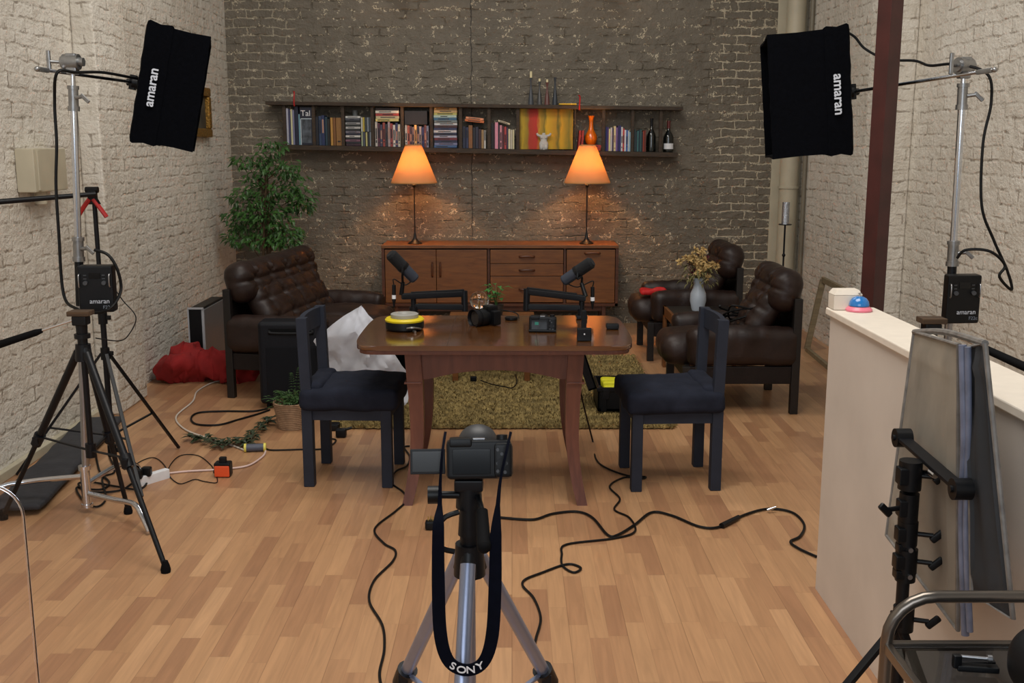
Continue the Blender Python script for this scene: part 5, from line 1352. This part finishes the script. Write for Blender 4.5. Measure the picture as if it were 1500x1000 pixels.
def corner_items():
    # heater behind the sofa
    t = thing('panel_heater', 'slim black and silver panel heater standing between sofa back and left wall', 'heater', (-2.24, 7.8, 0))
    obj('black_body', MB().box(-2.33, -2.235, 7.52, 8.12, .04, .485, .008), M_black, t, True)
    obj('silver_front', MB().box(-2.234, -2.222, 7.55, 8.10, .06, .47, .003), mat('satin_grey_panel', (128, 128, 130), .35, metal=.4), t, True)
    fr = MB().box(-2.237, -2.219, 7.525, 7.54, .045, .48).box(-2.335, -2.325, 7.515, 7.53, .045, .48).box(-2.335, -2.22, 7.515, 7.53, .478, .49)
    obj('pale_edging', fr, mat('pale_trim', (170, 172, 176), .4), t, True)
    for y in (7.6, 8.0): obj('foot', MB().box(-2.36, -2.20, y-.02, y+.02, 0, .04, .004), M_black, t, True)
    # red cloth bag
    c = P(292, 558, z=0); c = Vector((c.x, 7.33, 0))
    b = MB()
    b.cushion(.33, .13, .105, .10, Matrix.Translation((0, 0, .10)), wr=.075, n=(48, 26, 14), seed=4, puff=.02)
    b.cushion(.17, .14, .10, .10, Matrix.Translation((-.22, -.03, .105)), wr=.06, n=(26, 22, 12), seed=9)
    o = obj('cloth_bag', b, M_redcloth, None); o.location = c+Vector((.10, .0, 0))
    tag(o, 'crumpled red cloth bag lying on the floor in front of the panel heater', 'bag')
    c = P(953, 436, D=8.02)
    b = MB().cushion(.10, .05, .022, .02, wr=.02, n=(26, 16, 6), seed=2); o = obj('red_cloth', b, mat('bright_red_cloth', (190, 24, 24), .7), None); o.location = (c.x, 8.22, .535)
    o.location = (1.10, 8.20, .515)
    tag(o, 'bright red folded cloth on the seat of the far armchair', 'cloth')
    # wall things
    t = thing('wall_box', 'cream painted box fixed on the left white wall, behind the boom pole', 'wall box', (XL+.05, 5.72, 1.5))
    obj('housing', MB().box(XL+.001, XL+.10, 5.50, 5.90, 1.40, 1.625, .008), M_cream, t, True)
    obj('front_ridge', MB().box(XL+.098, XL+.108, 5.53, 5.56, 1.41, 1.615, .002), M_cream, t, True)
    obj('outlet', MB().cyl((XL+.05, 5.66, 1.335), (XL+.05, 5.66, 1.40), .03, n=20), M_cream, t, True)
    t = thing('picture_frame', 'ornate gilt picture frame on the left wall beside the left softbox', 'picture', (XL+.03, 8.75, 1.9))
    y0, y1, z0, z1 = 8.40, 9.02, 1.70, 2.10
    for nm, a in (('frame_rail', (y0, y1, z0, z0+.07)), ('frame_rail', (y0, y1, z1-.07, z1)), ('frame_stile', (y0, y0+.07, z0+.07, z1-.07)), ('frame_stile', (y1-.07, y1, z0+.07, z1-.07))):
        obj(nm, MB().box(XL+.002, XL+.05, a[0], a[1], a[2], a[3], .012), M_gold, t, True)
    obj('picture', MB().box(XL+.002, XL+.015, y0+.06, y1-.06, z0+.06, z1-.06), mat('dull_canvas', (70, 66, 56), .6, vary=.4, scale=8), t, True)
    # frame leaning on the right wall pier
    t = thing('empty_frame', 'empty pale wooden frame leaning against the right wall behind an armchair', 'frame', (2.37, 8.0, 0))
    A = Vector((2.385, 8.40, .012)); B = Vector((2.34, 7.42, .012)); up = Vector((.10, 0, .57))
    fm = wood('pale_frame_wood', (110, 96, 72), (140, 124, 96), .55)
    for nm, p, q in (('bottom_rail', A, B), ('top_rail', A+up, B+up)): obj(nm, MB().bar(p, q, .03, .045, bev=.004), fm, t, True)
    for nm, p, q in (('stile', A, A+up), ('stile', B, B+up)): obj(nm, MB().bar(p, q, .045, .03, up=(0, 1, 0), bev=.004), fm, t, True)
    # pipes
    t = thing('drain_pipe', 'cream painted drain pipe running up the back right corner', 'pipe', (2.497, 9.66, 0))
    obj('pipe', MB().cyl((2.497, 9.655, 0), (2.497, 9.655, ZT), .082, n=32), M_cream, t, True)
    for z in (2.42, 2.46, 1.25): obj('joint_ring', MB().cyl((2.497, 9.655, z), (2.497, 9.655, z+.022), .092, n=32), M_cream, t, True)
    o = obj('thin_pipe', MB().cyl((2.595, 9.5, 0), (2.595, 9.5, ZT), .018, n=16), mat('dull_pipe', (120, 112, 96), .5), None, loc=(2.595, 9.5, 0)); tag(o, 'thin dull pipe running up the right wall beside the drain pipe', 'pipe')
    # floor candle holder
    c = P(1150, 330, D=9.25)
    t = thing('floor_candle_holder', 'tall thin black candle holder with a silver cylinder in the back right corner', 'candle holder', (c.x, 9.25, 0))
    zt = c.z
    obj('rod', MB().cyl((0, 0, .01), (0, 0, zt), .008).ball((0, 0, zt-.26), .016, 12), M_matte, t)
    obj('base', MB().lathe([(0, 0), (.12, 0), (.12, .008), (.012, .016), (0, .016)], n=32), M_matte, t)
    obj('tray', MB().lathe([(0, zt), (.055, zt+.004), (.058, zt+.012), (0, zt+.008)], n=32), M_matte, t)
    obj('silver_cylinder', MB().lathe([(0, zt+.01), (.032, zt+.01), (.032, zt+.20), (.029, zt+.20), (.029, zt+.03), (0, zt+.03)], n=32), mat('hammered_silver', (190, 196, 205), .25, metal=.9, vary=.3, scale=80, bump=.5), t)
    # things on the near armchair
    pts = []
    rn = random.Random(4)
    c = P(1100, 470, D=6.6)
    for k in range(5):
        for i in range(9):
            a = i/9*2*PI+k; pts.append(Vector((1.50+.15*math.cos(a)*(1+.2*math.sin(k*2)), 6.68+.10*math.sin(a), .545+.05*math.sin(a*1+k)+.012*k)))
    cable('loose coil of black cable lying on the seat of the near armchair', pts, .006)
    b = MB().cushion(.12, .10, .11, .08, wr=.03, n=(22, 20, 14), seed=3); o = obj('black_bag', b, M_fabric_blk, None); o.location = (1.66, 7.22, .62)
corner_items()
for o in list(bpy.data.objects):
    if o.name == 'black_bag': bpy.data.objects.remove(o)

# ------------------------------------------------------------------ dark red column, partition top
t = thing('steel_column', 'dark red painted steel column rising behind the end of the partition', 'column', (1.37, 3.98, 0))
M_col = mat('oxblood_paint', (58, 20, 18), .38, vary=.3, scale=9, bump=.05)
Mr = Matrix.Translation((1.375, 4.0, 0)) @ Matrix.Rotation(R(30), 4, 'Z')
obj('shaft', MB().box(-.032, .032, -.032, .032, 0, ZT, .003, Mr), M_col, t, True)
obj('base_plate', MB().box(1.32, 1.47, 3.9, 4.05, 0, .012), M_col, t, True)
t = thing('newel_cap', 'white painted block cap on the far end of the partition top', 'cap', (1.217, 3.68, 1.071))
obj('block', MB().box(1.136, 1.236, 3.695, 3.766, 1.071, 1.125, .004), mat('partition_cap_paint', (222, 212, 198)), t, True)
b = MB(); q = [(1.136, 3.695), (1.236, 3.695), (1.236, 3.766), (1.136, 3.766)]
lo = [b.bm.verts.new((x, y, 1.125)) for x, y in q]; hi = [b.bm.verts.new((1.186+(x-1.186)*.78, 3.73+(y-3.73)*.74, 1.142)) for x, y in q]
for i in range(4): b.bm.faces.new((lo[i], lo[(i+1) % 4], hi[(i+1) % 4], hi[i]))
b.bm.faces.new(hi); b.bm.faces.new(lo[::-1]); obj('chamfered_top', b, MATS['partition_cap_paint'], t, True)
c = P(1258, 455, z=1.071)
t = thing('desk_bell', 'shiny blue desk bell on a pink base on the partition top', 'bell', (c.x, c.y, 1.071))
obj('base', MB().lathe([(0, 0), (.045, 0), (.046, .006), (.036, .016), (0, .018)], n=36), mat('pink_enamel', (224, 120, 140), .35), t)
obj('dome', MB().lathe([(.034, .018), (.035, .022), (.032, .034), (.024, .045), (.012, .051), (0, .052)], n=36), mat('blue_enamel', (30, 110, 180), .2, coat=.5), t)
obj('button', MB().cyl((0, 0, .05), (0, 0, .062), .004).cyl((0, 0, .06), (0, 0, .064), .007), M_chrome, t)

# ------------------------------------------------------------------ folding panels, their stand, the cart
def panels():
    a1, b1, c1, d1 = P(1358, 486, D=2.86), P(1405, 505, D=2.30), P(1403, 922, D=2.27), P(1299, 784, D=2.82)
    a1.x = min(a1.x, 1.105)
    t = thing('folding_panels', 'pair of dirty grey fabric panels joined at a spine, leaning beside the partition', 'panel', (1.05, 2.55, c1.z))
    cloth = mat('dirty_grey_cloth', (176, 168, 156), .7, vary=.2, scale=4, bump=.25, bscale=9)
    edge = mat('piped_edge', (112, 108, 104), .5, vary=.3, scale=30)
    def panel(nm, A, B, Cc, D_, m, bulge):
        b = MB(); n = 24; vs = []
        nrm = (B-A).cross(D_-A).normalized()
        if nrm.x > 0: nrm = -nrm
        for j in range(n+1):
            r = []
            for i in range(n+1):
                u, v = i/n, j/n; p = A.lerp(B, u).lerp(D_.lerp(Cc, u), v)
                w_ = min(u, 1-u, v, 1-v)
                p += nrm*(bulge*math.sin(u*PI)*math.sin(v*PI)+.010*noise.noise(Vector((u*4, v*3, bulge*90))) * (1 if w_ > .02 else .3)+(.006 if .06 < w_ < .09 else 0))
                r.append(b.bm.verts.new(p))
            vs.append(r)
        for j in range(n):
            for i in range(n): b.bm.faces.new((vs[j][i], vs[j][i+1], vs[j+1][i+1], vs[j+1][i]))
        bmesh.ops.solidify(b.bm, geom=b.bm.faces[:], thickness=.006)
        o = obj(nm, b, m, t, True)
        obj('piping', MB().tube([A, B, Cc, D_, A], .006, 8, 0), edge, o, True)
        return o
    panel('left_panel', a1, b1, c1, d1, cloth, .012)
    a2, b2, c2, d2 = P(1418, 509, D=2.28), P(1443, 503, D=2.20), P(1484, 906, D=2.07), P(1424, 868, D=2.20)
    panel('right_panel', a2, b2, c2, d2, mat('dark_grey_panel_cloth', (72, 74, 78), .7, vary=.2, scale=5, bump=.2), .006)  # right panel has a darker grey cloth than the left one
    sp = MB(); sp.tube([P(1410, 505, D=2.27), P(1413, 650, D=2.25), P(1409, 760, D=2.26), P(1414, 930, D=2.24)], .009, 10, 5); sp.tube([P(1418, 508, D=2.25), P(1419, 640, D=2.24), P(1415, 770, D=2.24), P(1421, 925, D=2.22)], .007, 10, 5)
    obj('spine', sp, mat('blue_grey_piping', (104, 110, 130), .5, vary=.3, scale=20), t, True)
    tp = MB(); q = [a1, b1, b2+Vector((0, .0, 0)), a1+Vector((.02, .02, -.01))]
    tp.tube([a1, a1.lerp(b2, .5)+Vector((0, 0, .012)), b2], .008, 8, 4); obj('top_fold', tp, edge, t, True)
    # stand with clamps and the bracket that holds them
    mb_, mt_ = P(1318, 1010, D=2.40), P(1334, 680, D=2.45)
    s = thing('clamp_stand', 'black stand with many clamp knobs holding the grey panels', 'stand', (mb_.x, 2.4, 0))
    base = Vector((mb_.x-.002, 2.41, .05))
    obj('mast', MB().cyl(base, mt_, .0165, .0145, 20), M_matte, s, True)
    d = mt_-base
    k = 0
    for (py, hh, r, kx) in ((695, .035, .027, 1), (742, .035, .023, -1), (780, .03, .024, 1), (800, .018, .020, 0), (820, .03, .026, 1), (838, .02, .024, 0), (905, .03, .025, 1)):
        p = P(1318+(1010-py)*.0485, py, D=2.42)
        o = obj('clamp_collar', MB().cyl(p-Vector((0, 0, hh)), p+Vector((0, 0, hh)), r, n=20).box(p.x-r-.006, p.x+.005, p.y-r*.9, p.y+.01, p.z-hh*.6, p.z+hh*.6, .004), M_black, s, True)
        if kx: obj('wing_knob', MB().cyl(p, p+Vector((kx*.055, -.02, 0)), .006).bar(p+Vector((kx*.05, -.02, -.014)), p+Vector((kx*.078, -.026, .014)), .012, .018, bev=.005), M_black, o, True)
        else: obj('bolt', MB().cyl(p+Vector((0, -r, 0)), p+Vector((0, -r-.008, 0)), .006, n=12), M_steel, o, True)
        k += 1
    e0, e1 = P(1322, 641, D=2.60), P(1408, 716, D=2.21)
    br = obj('bracket_bar', MB().bar(e0, e1, .034, .010, bev=.002), M_matte, s, True)
    for q in (e0, e1): obj('bracket_knob', MB().cyl(q+Vector((-.02, 0, 0)), q+Vector((.02, 0, 0)), .024, n=20).cyl(q+Vector((-.026, 0, 0)), q+Vector((-.019, 0, 0)), .008, n=14), M_black, br, True)
    obj('bracket_pin', MB().cyl(P(1345, 690, D=2.44), P(1375, 694, D=2.36), .006).cyl(P(1363, 690, D=2.38), P(1371, 696, D=2.36), .009), M_chrome, br, True)
    p = P(1318, 905, D=2.42)
    for tgt in ((.50, 2.28, .012), (1.09, 2.13, .012), (1.09, 2.82, .012)):
        T = Vector(tgt); l = obj('leg', MB().bar(p+Vector((0, 0, -.01)), T, .022, .014, bev=.003), M_matte, s, True)
panels()

def cart():
    t = thing('trolley', 'chrome framed trolley with smoked glass shelf in the near right corner', 'trolley', (.90, 1.5, 0))
    x0, x1, yb, yf = .70, 1.085, 1.84, 1.15
    M_br = mat('bronze_tube', (120, 112, 104), .28, metal=.9)
    for y in (yb, yf):
        pts = [(x0, y, .01), (x0, y, .74)]+[(x0+.085-.085*math.cos(a), y, .74+.085*math.sin(a)) for a in [R(15*i) for i in range(1, 6)]]+[(x0+.085, y, .825), (x1-.085, y, .825)]+[(x1-.085+.085*math.sin(a), y, .74+.085*math.cos(a)) for a in [R(15*i) for i in range(1, 6)]]+[(x1, y, .74), (x1, y, .01)]
        if y == yf: pts = [(a, b, min(c, .70)) if False else (a, b, c) for a, b, c in pts]
        if y == yb: obj('end_frame', MB().tube(pts, .0115, 14, 0), M_br, t, True)
        else:
            for x in (x0, x1): obj('front_leg', MB().cyl((x, y, .01), (x, y, .735), .0105, n=16), M_br, t, True)
    for z in (.728, .30):
        f = MB()
        for x in (x0, x1): f.box(x-.007, x+.007, yf, yb, z-.012, z+.008, .002)
        for y in (yf, yb): f.box(x0, x1, y-.007, y+.007, z-.012, z+.008, .002)
        r = obj('shelf_frame', f, M_br, t, True)
        obj('glass_shelf', MB().box(x0+.008, x1-.008, yf+.008, yb-.008, z-.004, z+.002, .0008), M_smoke, r, True)
    for x in (x0, x1):
        for y in (yf, yb): obj('castor', MB().cyl((x-.008, y, .012), (x+.008, y, .012), .012), M_rubber, t, True)
    # things on the glass
    c = P(1425, 985, z=.731)
    k = thing('table_clamp', 'black clamp with steel bolts lying on the glass trolley shelf', 'clamp', (c.x, c.y, .731))
    obj('jaw', MB().bar((-.03, .0, .012), (.04, -.01, .012), .018, .012, bev=.003).bar((-.03, .0, .01), (-.03, .0, .035), .013, .015, bev=.003), M_black, k)
    obj('screw', MB().cyl((-.024, .003, .03), (.02, -.006, .03), .003).cyl((.02, -.006, .03), (.028, -.007, .03), .007), M_steel, k)
    obj('plate', MB().box(-.01, .05, .02, .04, .0, .010, .002), M_matte, k)
    c = P(1500, 985, z=.80)
    k = thing('round_bag', 'round black bag with a white patch at the right end of the trolley', 'bag', (.905, 1.62, .731))
    obj('bag_body', MB().cushion(.065, .09, .06, .055, Matrix.Translation((0, 0, .061)), wr=.006, n=(20, 24, 14)), mat('soft_black_bag', (11, 11, 14), .55, spec=.25), k)
    obj('white_patch', MB().cushion(.012, .04, .03, .010, Matrix.Translation((-.050, -.05, .085)), n=(6, 10, 8)), M_white, k)
cart()

def acrylic_chair():
    """clear moulded chair, mostly outside the left of the frame"""
    t = thing('acrylic_chair', 'transparent acrylic chair cut off by the left edge of the frame', 'chair', (-1.17, 2.05, 0))
    D = 2.2; xr = P(46, 900, D=D).x; zt = P(20, 712, D=D).z
    w_ = .40; x0 = xr-w_
    pts = [(x0, .44), (xr, .44)]
    r = .07
    for i in range(8): a = R(90*i/7); pts.append((xr-r+r*math.cos(a), zt-r+r*math.sin(a)))
    for i in range(8): a = R(90+90*i/7); pts.append((x0+r+r*math.cos(a), zt-r+r*math.sin(a)))
    M = Matrix.Translation((0, D+.009, 0)) @ Matrix.Rotation(PI/2, 4, 'X')
    obj('backrest', MB().prism(pts, 0, .009, M=M, bev=.002), M_acrylic, t, True)
    obj('backrest_rim', MB().tube([(a, D+.004, b) for a, b in [(xr, .44)]+pts[2:]+[(x0, .44)]], .0035, 8, 0), M_acrylic, t, True)
    obj('seat', MB().box(x0, xr, D-.42, D+.009, .43, .442, .004), M_acrylic, t, True)
    for x in (x0+.02, xr-.02):
        for y in (D-.40, D-.01): obj('leg', MB().cyl((x, y, 0), (x, y, .43), .013, .018, 16), M_acrylic, t, True)
acrylic_chair()

# ------------------------------------------------------------------ left floor: mat, cables, adapters
def floor_things():
    A, B = P(22, 740, z=.02), P(138, 624, z=.02)
    b = MB()
    d = (B-A).normalized(); s_ = Vector((d.y, -d.x, 0))
    M = Matrix((s_, d, Vector((0, 0, 1)))).transposed().to_4x4(); M.translation = (A+B)/2+Vector((.03, 0, .018))
    L_ = (B-A).length/2
    o = obj('equipment_bag', b.cushion(.115, L_+.1, .017, .016, M, wr=.006, n=(12, 60, 5), puff=.012), mat('grey_nylon_bag', (50, 50, 54), .8, vary=.15, scale=20, bump=.2), None, loc=M.translation)
    tag(o, 'long flat grey bag lying on the floor along the left wall', 'bag')
    # power strip
    a, c = P(196, 708, z=.02), P(246, 693, z=.02)
    t = thing('power_strip', 'white power strip with two black plugs under the left tripod', 'power strip', ((a.x+c.x)/2, (a.y+c.y)/2, 0))
    obj('strip_body', MB().bar((a.x, a.y, .02), (c.x, c.y, .02), .036, .055, up=(0, 0, 1), bev=.006), M_white, t, True)
    dd = (c-a)
    for u in (.12, .38):
        q = a+dd*u; obj('plug', MB().box(q.x-.024, q.x+.024, q.y-.02, q.y+.02, .038, .085, .008), M_black, t, True)
    c = P(325, 700, z=0)
    t = thing('travel_adapter', 'orange and black travel adapter standing on the floor', 'adapter', (c.x, c.y+.03, 0))
    obj('orange_body', MB().box(-.038, .038, -.03, .03, .004, .062, .006), M_orange, t)
    obj('black_edge', MB().box(-.041, .041, -.026, .034, .002, .075, .008), M_black, t)
    obj('black_plug', MB().box(-.018, .018, -.01, .02, .06, .10, .006), M_black, t)
    c = P(374, 661, z=0)
    t = thing('cable_connector', 'yellow ended grey cable connector on the floor before the fern basket', 'connector', (c.x, c.y, .022))
    Mx = Matrix.Rotation(R(8), 4, 'Z')
    obj('grey_barrel', MB().cyl(Mx@Vector((-.05, 0, 0)), Mx@Vector((.05, 0, 0)), .021, n=24), mat('grey_barrel', (78, 82, 96), .5), t)
    for s_ in (-1, 1): obj('yellow_collar', MB().cyl(Mx@Vector((s_*.046, 0, 0)), Mx@Vector((s_*.058, 0, 0)), .0235, n=24), mat('pale_yellow', (226, 214, 96), .5), t)
    wc = mat('white_cable', (205, 196, 184), .5)
    cable('white cable winding from the sofa across the left floor to the connector', FL([(348, 557), (318, 558), (290, 572), (282, 588), (258, 610), (270, 628), (300, 640), (340, 652), (360, 660)], .007), .005, wc)
    cable('pinkish white cable from the power strip past the orange adapter', FL([(246, 693), (275, 690), (312, 688), (338, 686), (365, 681), (385, 668), (389, 660)], .007), .005, mat('pinkish_cable', (216, 190, 182), .5))
    cable('long black cable loop on the floor in front of the suitcase', FL([(392, 598), (370, 602), (330, 602), (292, 604), (280, 612), (288, 621), (320, 622), (350, 614), (378, 606), (395, 600)], .007), .006)
    cable('black wire from the connector to the plugs under the left chair', FL([(390, 657), (400, 659), (440, 658), (475, 657), (488, 650), (492, 644), (484, 642)], .006), .0045)
    cable('thin black wire looping around the orange adapter', FL([(315, 690), (318, 706), (300, 705), (285, 702), (262, 708), (246, 690), (262, 668), (290, 667), (310, 682), (313, 692)], .004), .0026)
    cable('thin dark wire tangled behind the power strip', FL([(250, 700), (240, 680), (225, 670), (205, 676), (190, 690), (196, 706), (215, 700), (230, 690)], .004), .0026)
    cable('tangled black cable at the foot of the left light stand', FL([(140, 662), (146, 690), (160, 706), (150, 716), (128, 716), (112, 714), (120, 730), (140, 742), (155, 730), (150, 700), (168, 690), (160, 664), (175, 660), (190, 684), (215, 700), (205, 716), (170, 712), (135, 706), (115, 708), (130, 720), (175, 718), (198, 704)], .008), .005)
    cable('short black cable end against the left wall', FL([(118, 622), (107, 618), (110, 608), (120, 604)], .008), .004)
    c = P(500, 640, z=0)
    o = obj('plug', MB().box(-.03, .03, -.025, .025, 0, .05, .01).cyl((.02, .01, .04), (.06, .02, .05), .008), M_black, None); o.location = (c.x, c.y, .001); tag(o, 'black plug on the floor beneath the left chair, near the rug', 'plug')
    c = P(486, 632, z=0)
    o = obj('power_supply', MB().box(-.06, .04, -.035, .035, 0, .04, .008), M_black, None); o.location = (c.x, c.y+.04, .001); tag(o, 'black power brick on the floor beneath the left chair', 'power supply')
    # right and centre cables
    cable('black cable dropping from the table to the floor by its right leg', [P(849, 514, D=5.52), P(847, 545, D=5.52), P(853, 585, D=5.55)]+FL([(868, 645), (873, 672), (890, 686), (922, 697), (945, 698), (940, 701), (915, 699), (893, 712), (908, 730), (900, 746), (922, 758), (930, 778), (900, 788), (830, 797), (823, 812), (824, 828), (840, 838), (851, 832), (838, 826), (822, 828), (795, 838), (770, 848), (766, 858), (782, 876), (792, 905), (785, 935), (782, 958), (800, 985), (806, 1010)], .006), .0048)
    cable('thick black cable running across the floor to the right partition', FL([(727, 757), (760, 760), (785, 760), (810, 752), (845, 749), (868, 758), (890, 783), (905, 783), (930, 768), (955, 750), (985, 755), (1025, 771), (1055, 771), (1090, 754), (1125, 745), (1160, 750), (1178, 768), (1172, 785), (1158, 793), (1170, 803), (1196, 815)], .008), .0058)
    a, b_ = P(1057, 770, z=.012), P(1082, 757, z=.014)
    o = obj('cable_joint', MB().cyl(a, b_, .013, .010, 16), M_black, None, loc=a); tag(o, 'black taped joint on the thick cable nearest the partition', 'cable joint')
    a, b_ = P(1124, 747, z=.014), P(1137, 742, z=.03)
    o = obj('cable_tie', MB().cyl(a, b_, .008, .004, 12), M_chrome, None, loc=a); tag(o, 'shiny cable tie on the thick cable right of the taped joint', 'cable tie')
    cable('black cable winding from the left chair leg toward the viewer', [P(600, 653, z=.005)]+FL([(592, 655), (600, 668), (596, 682), (580, 690), (573, 706), (590, 720), (596, 732), (580, 748), (549, 774), (562, 795), (579, 806), (575, 822), (548, 850), (541, 880), (560, 915), (563, 950), (556, 985), (560, 1010)], .006), .0048)
    c = P(631, 775, z=0)
    t = thing('mains_plug', 'black three pin plug lying on the floor left of the silver tripod', 'plug', (c.x, c.y, .001))
    obj('plug_body', MB().box(-.024, .024, -.02, .02, 0, .04, .009), M_black, t)
    for p in ((-.01, 0), (.01, 0), (0, .012)): obj('pin', MB().box(p[0]-.003, p[0]+.003, p[1]-.002, p[1]+.002, .038, .056), mat('brass_pin', (180, 150, 90), .3, metal=.8), t)
floor_things()

# spot heads on brackets high on the back wall, their tips reach into the picture
for px, nm in ((588, 'small white spot light above the left part of the ladder shelf'), (890, 'small white spot light above the right end of the ladder shelf')):
    c = P(px, -6, D=9.5)
    t = thing('spot_light', nm, 'spot light', (c.x, 9.6, c.z+.1), 0, 'spot lights high on the back wall')
    obj('bracket', MB().bar((c.x, 9.755, c.z+.14), (c.x, 9.5, c.z+.14), .02, .02, bev=.003).box(c.x-.03, c.x+.03, 9.74, 9.758, c.z+.10, c.z+.18, .003), M_white, t, True)
    obj('head', MB().cyl((c.x, 9.5, c.z+.13), (c.x, 9.47, c.z-.01), .028, .036, 24), M_white, t, True)
    obj('bulb_face', MB().cyl((c.x, 9.4695, c.z-.012), (c.x, 9.468, c.z-.018), .028, n=24), emis('lit_spot', (255, 244, 225), 3) if 'lit_spot' not in bpy.data.materials else bpy.data.materials['lit_spot'], t, True)
